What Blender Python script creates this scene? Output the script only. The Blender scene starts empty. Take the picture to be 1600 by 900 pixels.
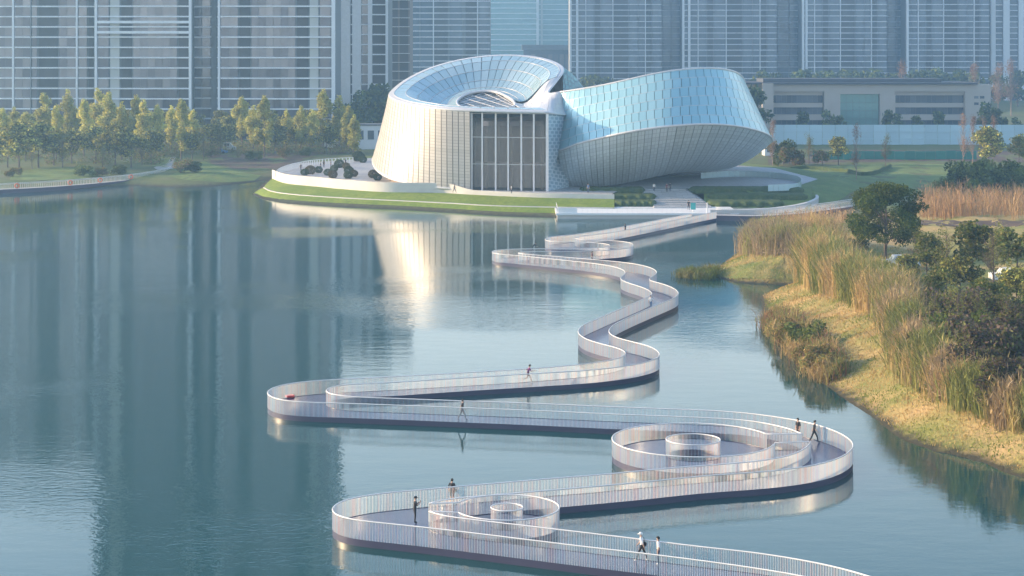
import bpy, bmesh, math, random
import numpy as np
from mathutils import Vector, Matrix
from mathutils.geometry import tessellate_polygon

random.seed(7)
RNG = np.random.default_rng(11)
scene = bpy.context.scene
COL = scene.collection

# ------------------------------------------------------------------ camera, sky, sun, exposure
F, CX, HY, H = 2950.0, 800.0, 70.0, 30.8      # focal length and horizon (in 1600 px), eye height in metres
cam_d = bpy.data.cameras.new('camera')
cam_d.sensor_width = 36.0
cam_d.lens = F / 1600.0 * 36.0
cam_d.shift_y = (HY - 450.0) / 1600.0
cam_d.clip_start, cam_d.clip_end = 1.0, 20000.0
cam = bpy.data.objects.new('camera', cam_d)
cam.location = (0, 0, H)
cam.rotation_euler = (math.radians(90), 0, 0)
COL.objects.link(cam)
scene.camera = cam

SUN_EL, SUN_AZ = math.radians(15.0), math.radians(-77.0)   # azimuth clockwise from +Y: left, a little behind the lake
world = bpy.data.worlds.new('World')
scene.world = world
world.use_nodes = True
wn = world.node_tree
sky = wn.nodes.new('ShaderNodeTexSky')
sky.sky_type = 'NISHITA'
sky.sun_disc = False
sky.sun_elevation = SUN_EL
sky.sun_rotation = SUN_AZ
sky.air_density, sky.dust_density, sky.ozone_density = 1.0, 1.6, 2.0
wn.nodes['Background'].inputs['Strength'].default_value = 0.15
# a pale morning haze layer all round the horizon, fading into the clear sky above
wtc = wn.nodes.new('ShaderNodeTexCoord'); wsp = wn.nodes.new('ShaderNodeSeparateXYZ'); wmr = wn.nodes.new('ShaderNodeMapRange')
wmr.interpolation_type = 'SMOOTHSTEP'
wmr.inputs['From Min'].default_value, wmr.inputs['From Max'].default_value = 0.0, 0.36
wmr.inputs['To Min'].default_value, wmr.inputs['To Max'].default_value = 0.85, 0.0
wmx = wn.nodes.new('ShaderNodeMix'); wmx.data_type = 'RGBA'
wn.links.new(wtc.outputs['Generated'], wsp.inputs[0]); wn.links.new(wsp.outputs['Z'], wmr.inputs['Value'])
wn.links.new(wmr.outputs[0], wmx.inputs['Factor']); wn.links.new(sky.outputs[0], wmx.inputs['A'])
wmx.inputs['B'].default_value = (6.15, 6.1, 5.5, 1)
wn.links.new(wmx.outputs['Result'], wn.nodes['Background'].inputs['Color'])

sun_d = bpy.data.lights.new('sun', 'SUN')
sun_d.energy = 3.6
sun_d.angle = math.radians(0.6)
sun_d.color = (1.0, 0.72, 0.43)
sun = bpy.data.objects.new('sun', sun_d)
to_sun = Vector((math.sin(SUN_AZ) * math.cos(SUN_EL), math.cos(SUN_AZ) * math.cos(SUN_EL), math.sin(SUN_EL)))
sun.rotation_euler = to_sun.to_track_quat('Z', 'Y').to_euler()
sun.location = (-100, 200, 150)
COL.objects.link(sun)

scene.view_settings.view_transform = 'Standard'
scene.view_settings.look = 'None'
scene.view_settings.gamma = 1.0
scene.view_settings.exposure = 1.55
scene.view_settings.use_curve_mapping = False
scene.render.engine = 'CYCLES'
cy = scene.cycles
cy.max_bounces, cy.diffuse_bounces, cy.glossy_bounces = 7, 2, 4
cy.transmission_bounces, cy.transparent_max_bounces, cy.volume_bounces = 4, 10, 0
cy.use_denoising = True
cy.caustics_reflective = cy.caustics_refractive = False

# ------------------------------------------------------------------ helpers
def U(px, py, Y):
    """point at distance Y seen at pixel (px, py)"""
    return Vector(((px - CX) * Y / F, Y, H - (py - HY) * Y / F))

def W(px, py, z=0.0):
    Y = F * (H - z) / (py - HY)
    return Vector(((px - CX) * Y / F, Y, z))

def tag(o, label=None, cat=None, group=None, kind=None):
    if label: o['label'] = label
    if cat: o['category'] = cat
    if group: o['group'] = group
    if kind: o['kind'] = kind
    return o

def link(name, me, mat=None, parent=None):
    o = bpy.data.objects.new(name, me)
    if mat is not None and not me.materials:
        me.materials.append(mat)
    COL.objects.link(o)
    if parent is not None:
        o.parent = parent
        o.matrix_parent_inverse = parent.matrix_basis.inverted()
    return o

def empty(name, loc=(0, 0, 0)):
    o = bpy.data.objects.new(name, None)
    o.location = loc
    o.empty_display_size = 0.2
    COL.objects.link(o)
    return o

def mesh(name, verts, faces, smooth=False, cols=None, uvs=None):
    me = bpy.data.meshes.new(name)
    me.from_pydata([tuple(v) for v in verts], [], [tuple(f) for f in faces])
    if smooth:
        me.polygons.foreach_set('use_smooth', [True] * len(me.polygons))
    if cols is not None:
        at = me.color_attributes.new('Col', 'FLOAT_COLOR', 'POINT')
        c = np.ones((len(verts), 4), dtype=np.float32)
        c[:, :3] = np.asarray(cols, dtype=np.float32)
        at.data.foreach_set('color', c.ravel())
    if uvs is not None:
        uv = me.uv_layers.new(name='UVMap')
        li = np.zeros(len(me.loops), dtype=np.int32)
        me.loops.foreach_get('vertex_index', li)
        uv.data.foreach_set('uv', np.asarray(uvs, dtype=np.float32)[li].ravel())
    me.update()
    return me

class MB:
    """collects shapes for one mesh"""
    def __init__(s): s.v, s.f = [], []
    def add(s, vs, fs):
        n = len(s.v)
        s.v += [tuple(v) for v in vs]
        s.f += [tuple(n + i for i in f) for f in fs]
        return s
    def box(s, x0, x1, y0, y1, z0, z1):
        vs = [(x, y, z) for z in (z0, z1) for y in (y0, y1) for x in (x0, x1)]
        return s.add(vs, [(0, 2, 3, 1), (4, 5, 7, 6), (0, 1, 5, 4), (2, 6, 7, 3), (0, 4, 6, 2), (1, 3, 7, 5)])
    def obox(s, c, ax, ay, hx, hy, z0, z1):
        """box round c, half sizes hx hy along the plan directions ax ay"""
        ax, ay = Vector((ax[0], ax[1], 0)), Vector((ay[0], ay[1], 0))
        b = Vector((c[0], c[1], 0))
        vs = []
        for z in (z0, z1):
            for sy in (-1, 1):
                for sx in (-1, 1):
                    vs.append(b + ax * hx * sx + ay * hy * sy + Vector((0, 0, z)))
        return s.add(vs, [(0, 2, 3, 1), (4, 5, 7, 6), (0, 1, 5, 4), (2, 6, 7, 3), (0, 4, 6, 2), (1, 3, 7, 5)])
    def tube(s, pts, rad, n=6, cap=True):
        pts = [Vector(p) for p in pts]
        rs = rad if isinstance(rad, (list, tuple)) else [rad] * len(pts)
        base = len(s.v)
        for i, p in enumerate(pts):
            d = (pts[min(i + 1, len(pts) - 1)] - pts[max(i - 1, 0)])
            if d.length < 1e-9: d = Vector((0, 0, 1))
            d.normalize()
            a = d.cross(Vector((0, 0, 1)))
            if a.length < 1e-3: a = Vector((1, 0, 0))
            a.normalize(); b = d.cross(a)
            for k in range(n):
                t = 2 * math.pi * k / n
                s.v.append(tuple(p + (a * math.cos(t) + b * math.sin(t)) * rs[i]))
        for i in range(len(pts) - 1):
            for k in range(n):
                k2 = (k + 1) % n
                s.f.append((base + i * n + k, base + i * n + k2, base + (i + 1) * n + k2, base + (i + 1) * n + k))
        if cap:
            s.f.append(tuple(base + k for k in range(n))[::-1])
            e = base + (len(pts) - 1) * n
            s.f.append(tuple(e + k for k in range(n)))
        return s
    def build(s, name, mat, parent=None, smooth=False):
        return link(name, mesh(name, s.v, s.f, smooth), mat, parent)

def catmull(pts, step=None, n=None, closed=False):
    P = np.array([tuple(p) for p in pts], dtype=float)
    if closed:
        Q = np.vstack([P[-1], P, P[0], P[1]])
    else:
        Q = np.vstack([2 * P[0] - P[1], P, 2 * P[-1] - P[-2]])
    out = []
    for i in range(1, len(Q) - 2):
        p0, p1, p2, p3 = Q[i - 1], Q[i], Q[i + 1], Q[i + 2]
        d = lambda a, b: max(np.linalg.norm(b - a) ** 0.5, 1e-4)
        t0 = 0; t1 = t0 + d(p0, p1); t2 = t1 + d(p1, p2); t3 = t2 + d(p2, p3)
        for t in np.linspace(t1, t2, 24, endpoint=False):
            a1 = (t1 - t) / (t1 - t0) * p0 + (t - t0) / (t1 - t0) * p1
            a2 = (t2 - t) / (t2 - t1) * p1 + (t - t1) / (t2 - t1) * p2
            a3 = (t3 - t) / (t3 - t2) * p2 + (t - t2) / (t3 - t2) * p3
            b1 = (t2 - t) / (t2 - t0) * a1 + (t - t0) / (t2 - t0) * a2
            b2 = (t3 - t) / (t3 - t1) * a2 + (t - t1) / (t3 - t1) * a3
            out.append((t2 - t) / (t2 - t1) * b1 + (t - t1) / (t2 - t1) * b2)
    out.append(Q[-2])
    return resample(np.array(out), step, n)

def resample(A, step=None, n=None):
    seg = np.linalg.norm(np.diff(A, axis=0), axis=1)
    s = np.concatenate([[0], np.cumsum(seg)])
    if n is None: n = max(2, int(round(s[-1] / step)) + 1)
    t = np.linspace(0, s[-1], n)
    return np.stack([np.interp(t, s, A[:, k]) for k in range(A.shape[1])], axis=1)

def soften(A, k):
    w = np.ones(2 * k + 1) / (2 * k + 1)
    B = A.copy()
    for c in range(A.shape[1]):
        pad = np.concatenate([2 * A[0, c] - A[k:0:-1, c], A[:, c], 2 * A[-1, c] - A[-2:-k - 2:-1, c]])
        B[:, c] = np.convolve(pad, w, 'valid')
    return B

ORD = ['first', 'second', 'third', 'fourth', 'fifth', 'sixth', 'seventh', 'eighth', 'ninth', 'tenth', 'eleventh',
       'twelfth', 'thirteenth', 'fourteenth', 'fifteenth', 'sixteenth', 'seventeenth', 'eighteenth', 'nineteenth',
       'twentieth', 'twenty-first', 'twenty-second', 'twenty-third', 'twenty-fourth', 'twenty-fifth', 'twenty-sixth',
       'twenty-seventh', 'twenty-eighth', 'twenty-ninth', 'thirtieth', 'thirty-first', 'thirty-second']

# ------------------------------------------------------------------ materials
def new_mat(name):
    m = bpy.data.materials.new(name)
    m.use_nodes = True
    nt = m.node_tree
    return m, nt, nt.nodes['Principled BSDF']

def rgb(c): return (c[0], c[1], c[2], 1.0)

def simple(name, c, rough=0.6, metal=0.0, var=0.12, scale=1.5, bump=0.0, rnd=0.0, spec=0.5):
    """paint, stone or metal: one colour with faint procedural mottling, and a little change from piece to piece"""
    m, nt, p = new_mat(name)
    N, L = nt.nodes, nt.links
    p.inputs['Roughness'].default_value = rough
    p.inputs['Metallic'].default_value = metal
    p.inputs['Specular IOR Level'].default_value = spec
    tc = N.new('ShaderNodeTexCoord')
    no = N.new('ShaderNodeTexNoise'); no.inputs['Scale'].default_value = scale; no.inputs['Detail'].default_value = 4
    L.new(tc.outputs['Object'], no.inputs['Vector'])
    mr = N.new('ShaderNodeMapRange')
    mr.inputs['To Min'].default_value = 1 - var; mr.inputs['To Max'].default_value = 1 + var
    L.new(no.outputs['Fac'], mr.inputs['Value'])
    val = mr.outputs[0]
    if rnd:
        oi = N.new('ShaderNodeObjectInfo')
        r2 = N.new('ShaderNodeMapRange')
        r2.inputs['To Min'].default_value = 1 - rnd; r2.inputs['To Max'].default_value = 1 + rnd
        L.new(oi.outputs['Random'], r2.inputs['Value'])
        mu = N.new('ShaderNodeMath'); mu.operation = 'MULTIPLY'
        L.new(val, mu.inputs[0]); L.new(r2.outputs[0], mu.inputs[1])
        val = mu.outputs[0]
    vm = N.new('ShaderNodeVectorMath'); vm.operation = 'SCALE'
    vm.inputs[0].default_value = c
    L.new(val, vm.inputs['Scale'])
    L.new(vm.outputs[0], p.inputs['Base Color'])
    if bump:
        b = N.new('ShaderNodeBump'); b.inputs['Strength'].default_value = bump
        n2 = N.new('ShaderNodeTexNoise'); n2.inputs['Scale'].default_value = scale * 8
        L.new(tc.outputs['Object'], n2.inputs['Vector'])
        L.new(n2.outputs['Fac'], b.inputs['Height']); L.new(b.outputs[0], p.inputs['Normal'])
    return m

def two_tone(name, a, b, scale, rough=0.85, c=None, scale2=None, bump=0.3, lo=0.4, hi=0.6):
    """ground cover: patches of two or three colours"""
    m, nt, p = new_mat(name)
    N, L = nt.nodes, nt.links
    p.inputs['Roughness'].default_value = rough
    p.inputs['Specular IOR Level'].default_value = 0.2
    tc = N.new('ShaderNodeTexCoord')
    def noise(s, det=5):
        n = N.new('ShaderNodeTexNoise'); n.inputs['Scale'].default_value = s; n.inputs['Detail'].default_value = det
        n.inputs['Roughness'].default_value = 0.6
        L.new(tc.outputs['Object'], n.inputs['Vector']); return n
    n1 = noise(scale)
    mr = N.new('ShaderNodeMapRange'); mr.inputs['From Min'].default_value = lo; mr.inputs['From Max'].default_value = hi
    L.new(n1.outputs['Fac'], mr.inputs['Value'])
    mx = N.new('ShaderNodeMix'); mx.data_type = 'RGBA'
    mx.inputs['A'].default_value = rgb(a); mx.inputs['B'].default_value = rgb(b)
    L.new(mr.outputs[0], mx.inputs['Factor'])
    out = mx.outputs['Result']
    if c:
        n2 = noise(scale2 or scale * 6)
        m2 = N.new('ShaderNodeMapRange'); m2.inputs['From Min'].default_value = 0.45; m2.inputs['From Max'].default_value = 0.7
        L.new(n2.outputs['Fac'], m2.inputs['Value'])
        x2 = N.new('ShaderNodeMix'); x2.data_type = 'RGBA'
        L.new(out, x2.inputs['A']); x2.inputs['B'].default_value = rgb(c); L.new(m2.outputs[0], x2.inputs['Factor'])
        out = x2.outputs['Result']
    n3 = noise(4.0, 6)
    m3 = N.new('ShaderNodeMapRange'); m3.inputs['To Min'].default_value = 0.6; m3.inputs['To Max'].default_value = 1.4
    L.new(n3.outputs['Fac'], m3.inputs['Value'])
    vm = N.new('ShaderNodeVectorMath'); vm.operation = 'SCALE'
    L.new(out, vm.inputs[0]); L.new(m3.outputs[0], vm.inputs['Scale'])
    L.new(vm.outputs[0], p.inputs['Base Color'])
    bp = N.new('ShaderNodeBump'); bp.inputs['Strength'].default_value = bump; bp.inputs['Distance'].default_value = 0.3
    L.new(n3.outputs['Fac'], bp.inputs['Height']); L.new(bp.outputs[0], p.inputs['Normal'])
    return m

def foliage(name, trans=0.35, rnd=0.25):
    """leaves: the colour of each leaf is stored on it, with a little change from plant to plant"""
    m = bpy.data.materials.new(name); m.use_nodes = True
    nt = m.node_tree; N, L = nt.nodes, nt.links
    N.clear()
    o = N.new('ShaderNodeOutputMaterial')
    at = N.new('ShaderNodeAttribute'); at.attribute_name = 'Col'
    oi = N.new('ShaderNodeObjectInfo')
    mr = N.new('ShaderNodeMapRange'); mr.inputs['To Min'].default_value = 1 - rnd; mr.inputs['To Max'].default_value = 1 + rnd
    L.new(oi.outputs['Random'], mr.inputs['Value'])
    vm = N.new('ShaderNodeVectorMath'); vm.operation = 'SCALE'
    L.new(at.outputs['Color'], vm.inputs[0]); L.new(mr.outputs[0], vm.inputs['Scale'])
    d = N.new('ShaderNodeBsdfDiffuse'); t = N.new('ShaderNodeBsdfTranslucent')
    mx = N.new('ShaderNodeMixShader'); mx.inputs[0].default_value = trans
    L.new(vm.outputs[0], d.inputs['Color']); L.new(vm.outputs[0], t.inputs['Color'])
    L.new(d.outputs[0], mx.inputs[1]); L.new(t.outputs[0], mx.inputs[2]); L.new(mx.outputs[0], o.inputs['Surface'])
    return m

def ruled(name, c, line, nu, nv, wid=0.1, rough=0.35, metal=0.0, stagger=0.0):
    """cladding with fine joints too small to model: nu x nv tiles over the UV square of a strip"""
    m, nt, p = new_mat(name)
    N, L = nt.nodes, nt.links
    p.inputs['Roughness'].default_value = rough; p.inputs['Metallic'].default_value = metal
    uv = N.new('ShaderNodeUVMap')
    br = N.new('ShaderNodeTexBrick')
    br.offset = stagger; br.offset_frequency = 2
    br.inputs['Color1'].default_value = rgb(c)
    br.inputs['Color2'].default_value = rgb([k * 0.86 for k in c])
    br.inputs['Mortar'].default_value = rgb(line)
    br.inputs['Scale'].default_value = 1.0
    br.inputs['Mortar Size'].default_value = wid
    br.inputs['Mortar Smooth'].default_value = 0.1
    br.inputs['Brick Width'].default_value = 1.0
    br.inputs['Row Height'].default_value = 1.0
    mp = N.new('ShaderNodeMapping'); mp.inputs['Scale'].default_value = (nu, nv, 1)
    L.new(uv.outputs[0], mp.inputs['Vector']); L.new(mp.outputs[0], br.inputs['Vector'])
    oi = N.new('ShaderNodeObjectInfo')
    mr = N.new('ShaderNodeMapRange'); mr.inputs['To Min'].default_value = 0.93; mr.inputs['To Max'].default_value = 1.05
    L.new(oi.outputs['Random'], mr.inputs['Value'])
    vm = N.new('ShaderNodeVectorMath'); vm.operation = 'SCALE'
    L.new(br.outputs['Color'], vm.inputs[0]); L.new(mr.outputs[0], vm.inputs['Scale'])
    L.new(vm.outputs[0], p.inputs['Base Color'])
    return m

def coated(name, a, b, rough=0.2, metal=0.5):
    """coated glass panels: each a shade between a and b"""
    m, nt, p = new_mat(name)
    N, L = nt.nodes, nt.links
    p.inputs['Roughness'].default_value = rough; p.inputs['Metallic'].default_value = metal
    oi = N.new('ShaderNodeObjectInfo')
    mx = N.new('ShaderNodeMix'); mx.data_type = 'RGBA'
    mx.inputs['A'].default_value = rgb(a); mx.inputs['B'].default_value = rgb(b)
    L.new(oi.outputs['Random'], mx.inputs['Factor'])
    L.new(mx.outputs['Result'], p.inputs['Base Color'])
    return m

def pane_glass(name, tint, gloss=0.25, see=0.7):
    m = bpy.data.materials.new(name); m.use_nodes = True
    nt = m.node_tree; N, L = nt.nodes, nt.links; N.clear()
    o = N.new('ShaderNodeOutputMaterial')
    tr = N.new('ShaderNodeBsdfTransparent'); tr.inputs['Color'].default_value = rgb(tint)
    gl = N.new('ShaderNodeBsdfGlossy'); gl.inputs['Roughness'].default_value = 0.03
    fr = N.new('ShaderNodeFresnel'); fr.inputs['IOR'].default_value = 1.5
    ad = N.new('ShaderNodeMath'); ad.operation = 'MULTIPLY_ADD'; ad.inputs[1].default_value = 1.0; ad.inputs[2].default_value = gloss
    L.new(fr.outputs[0], ad.inputs[0])
    mx = N.new('ShaderNodeMixShader'); L.new(ad.outputs[0], mx.inputs[0])
    L.new(tr.outputs[0], mx.inputs[1]); L.new(gl.outputs[0], mx.inputs[2]); L.new(mx.outputs[0], o.inputs['Surface'])
    return m

def attr_paint(name, rough=0.35, metal=0.0):
    m, nt, p = new_mat(name)
    at = nt.nodes.new('ShaderNodeAttribute'); at.attribute_name = 'Col'
    nt.links.new(at.outputs['Color'], p.inputs['Base Color'])
    p.inputs['Roughness'].default_value = rough; p.inputs['Metallic'].default_value = metal
    return m

def water_mat():
    m, nt, p = new_mat('lake_water')
    N, L = nt.nodes, nt.links
    p.inputs['Base Color'].default_value = (0.005, 0.058, 0.060, 1)
    p.inputs['Roughness'].default_value = 0.02
    p.inputs['IOR'].default_value = 1.42
    tc = N.new('ShaderNodeTexCoord')
    def noise(sx, sy, det, rough=0.5):
        mp = N.new('ShaderNodeMapping'); mp.inputs['Scale'].default_value = (sx, sy, 1)
        n = N.new('ShaderNodeTexNoise'); n.inputs['Scale'].default_value = 1.0; n.inputs['Detail'].default_value = det
        n.inputs['Roughness'].default_value = rough
        L.new(tc.outputs['Object'], mp.inputs['Vector']); L.new(mp.outputs[0], n.inputs['Vector'])
        return n
    big = noise(0.018, 0.03, 2)                       # where a breeze touches the water
    ms = N.new('ShaderNodeMapRange'); ms.inputs['From Min'].default_value = 0.5; ms.inputs['From Max'].default_value = 0.68
    ms.inputs['To Min'].default_value = 0.10; ms.inputs['To Max'].default_value = 1.0
    L.new(big.outputs['Fac'], ms.inputs['Value'])
    rip = noise(1.1, 1.9, 3)
    fine = noise(3.2, 5.0, 2)
    s1 = N.new('ShaderNodeMath'); s1.operation = 'MULTIPLY'
    L.new(rip.outputs['Fac'], s1.inputs[0]); L.new(ms.outputs[0], s1.inputs[1])
    s2 = N.new('ShaderNodeMath'); s2.operation = 'MULTIPLY_ADD'; s2.inputs[1].default_value = 0.075
    L.new(fine.outputs['Fac'], s2.inputs[0]); L.new(s1.outputs[0], s2.inputs[2])
    swell = noise(0.25, 0.5, 1)
    s3 = N.new('ShaderNodeMath'); s3.operation = 'MULTIPLY_ADD'; s3.inputs[1].default_value = 0.25
    L.new(swell.outputs['Fac'], s3.inputs[0]); L.new(s2.outputs[0], s3.inputs[2])
    b = N.new('ShaderNodeBump'); b.inputs['Strength'].default_value = 1.0; b.inputs['Distance'].default_value = 0.045
    L.new(s3.outputs[0], b.inputs['Height']); L.new(b.outputs[0], p.inputs['Normal'])
    return m

M = {}
M['ground'] = two_tone('ground_soil_and_grass', (0.12, 0.15, 0.045), (0.15, 0.14, 0.06), 0.06, c=(0.10, 0.13, 0.035), scale2=0.3)
M['bank'] = two_tone('bank_grass', (0.27, 0.25, 0.075), (0.45, 0.31, 0.14), 0.09, c=(0.17, 0.20, 0.05), scale2=0.22, bump=0.6)
def wet_margin(m):
    # mud along the waterline, where the lake wets the bank
    nt = m.node_tree; N, L = nt.nodes, nt.links; p = N['Principled BSDF']
    src = p.inputs['Base Color'].links[0].from_socket
    ge = N.new('ShaderNodeNewGeometry'); sp = N.new('ShaderNodeSeparateXYZ'); L.new(ge.outputs['Position'], sp.inputs[0])
    no = N.new('ShaderNodeTexNoise'); no.inputs['Scale'].default_value = 0.9; L.new(ge.outputs['Position'], no.inputs['Vector'])
    ad = N.new('ShaderNodeMath'); ad.operation = 'MULTIPLY_ADD'; ad.inputs[1].default_value = -0.7; L.new(no.outputs['Fac'], ad.inputs[0]); L.new(sp.outputs['Z'], ad.inputs[2])
    mr = N.new('ShaderNodeMapRange'); mr.inputs['From Min'].default_value = -0.25; mr.inputs['From Max'].default_value = 0.2; L.new(ad.outputs[0], mr.inputs['Value'])
    mx = N.new('ShaderNodeMix'); mx.data_type = 'RGBA'; mx.inputs['A'].default_value = (0.055, 0.05, 0.03, 1); L.new(src, mx.inputs['B']); L.new(mr.outputs[0], mx.inputs['Factor'])
    L.new(mx.outputs['Result'], p.inputs['Base Color'])
wet_margin(M['bank']); wet_margin(M['ground'])
M['lawn'] = two_tone('mown_lawn', (0.13, 0.19, 0.05), (0.18, 0.23, 0.06), 0.25, c=(0.16, 0.17, 0.06), scale2=0.9, bump=0.25)
M['turf'] = two_tone('island_turf', (0.17, 0.24, 0.03), (0.23, 0.28, 0.045), 0.2, c=(0.13, 0.19, 0.03), scale2=1.2, bump=0.4)
M['soil'] = two_tone('bare_soil', (0.10, 0.07, 0.05), (0.14, 0.10, 0.07), 0.3)
M['hedge'] = two_tone('clipped_hedge', (0.06, 0.095, 0.03), (0.09, 0.12, 0.04), 1.2, bump=0.9)
def paving():
    m, nt, p = new_mat('pale_paving')
    N, L = nt.nodes, nt.links
    tc = N.new('ShaderNodeTexCoord'); br = N.new('ShaderNodeTexBrick')
    br.inputs['Color1'].default_value = (0.44, 0.43, 0.425, 1); br.inputs['Color2'].default_value = (0.37, 0.365, 0.36, 1); br.inputs['Mortar'].default_value = (0.26, 0.25, 0.25, 1)
    br.inputs['Scale'].default_value = 1.0; br.inputs['Brick Width'].default_value = 2.4; br.inputs['Row Height'].default_value = 1.6; br.inputs['Mortar Size'].default_value = 0.05
    L.new(tc.outputs['Object'], br.inputs['Vector']); L.new(br.outputs['Color'], p.inputs['Base Color'])
    p.inputs['Roughness'].default_value = 0.6
    return m
M['paving'] = paving()
M['path'] = simple('path_concrete', (0.36, 0.35, 0.33), 0.7, var=0.12, scale=0.5)
M['white'] = simple('white_paint', (0.80, 0.79, 0.77), 0.45, var=0.05, scale=0.8)
M['whitestone'] = simple('white_stone_wall', (0.58, 0.555, 0.52), 0.6, var=0.1, scale=0.7)
M['cream'] = ruled('cream_aluminium_cladding', (0.47, 0.44, 0.395), (0.27, 0.25, 0.22), 1, 26, 0.08, rough=0.38)
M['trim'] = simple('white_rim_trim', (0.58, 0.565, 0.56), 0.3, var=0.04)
M['backing'] = simple('dark_joint_backing', (0.09, 0.11, 0.125), 0.6)
M['armback'] = simple('grey_joint_backing', (0.19, 0.235, 0.25), 0.6)
M['bowlglass'] = coated('bowl_panel', (0.36, 0.51, 0.54), (0.45, 0.57, 0.59), 0.26, 0.35)
M['armglass'] = coated('arm_panel', (0.29, 0.51, 0.55), (0.35, 0.56, 0.59), 0.28, 0.3)
M['soffit'] = ruled('soffit_cladding', (0.70, 0.77, 0.79), (0.48, 0.54, 0.57), 2, 20, 0.06, rough=0.4, metal=0.2)
M['lattice'] = ruled('diamond_lattice', (0.33, 0.47, 0.56), (0.62, 0.70, 0.75), 5, 22, 0.14, rough=0.3, stagger=0.5)
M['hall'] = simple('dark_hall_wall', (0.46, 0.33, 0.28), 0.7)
M['hall_daylit'] = simple('rose_daylit_wall', (0.78, 0.58, 0.53), 0.7)  # daylight on the lower hall wall, put into a paler rose colour
M['hallglass'] = pane_glass('hall_glass', (0.90, 0.90, 0.88), gloss=0.0)
M['mullion'] = simple('cream_mullion', (0.82, 0.75, 0.71), 0.35)
M['deck'] = simple('blue_deck', (0.045, 0.055, 0.12), 0.22, var=0.22, scale=0.9, bump=0.05)
M['fascia'] = simple('deck_edge_steel', (0.055, 0.052, 0.095), 0.35, var=0.08)
M['bars'] = attr_paint('pearly_balusters', 0.3, 0.0)
M['handrail'] = simple('white_handrail', (0.70, 0.69, 0.68), 0.3, var=0.03)
M['leaf'] = foliage('leaves')
M['reed'] = foliage('reeds', 0.3, 0.12)
M['bark'] = simple('bark', (0.13, 0.10, 0.08), 0.9, var=0.3, scale=4, bump=0.4)
M['twig'] = simple('pale_twigs', (0.30, 0.22, 0.17), 0.9, var=0.3, scale=4)
M['wood'] = simple('weathered_wood', (0.32, 0.24, 0.16), 0.8, var=0.2, scale=3)
M['orange'] = simple('orange_float', (0.75, 0.16, 0.05), 0.5)
M['red'] = simple('red_float', (0.62, 0.04, 0.04), 0.5)
M['water'] = water_mat()

# ------------------------------------------------------------------ figures (grown first, placed at the end)
def cloth(name, c): return simple(name, c, 0.85, var=0.15, scale=6)
CL = {'black': cloth('black_cloth', (0.02, 0.02, 0.025)), 'grey': cloth('grey_cloth', (0.14, 0.14, 0.15)), 'white': cloth('white_cloth', (0.75, 0.74, 0.72)),
      'purple': cloth('purple_cloth', (0.16, 0.05, 0.16)), 'maroon': cloth('maroon_cloth', (0.16, 0.04, 0.05)), 'blue': cloth('blue_cloth', (0.08, 0.16, 0.30)),
      'skin': cloth('skin', (0.50, 0.33, 0.25)), 'hair': cloth('dark_hair', (0.02, 0.017, 0.015)), 'olive': cloth('dark_olive_cloth', (0.08, 0.08, 0.06)), 'navy': cloth('navy_cloth', (0.03, 0.04, 0.09))}

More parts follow.
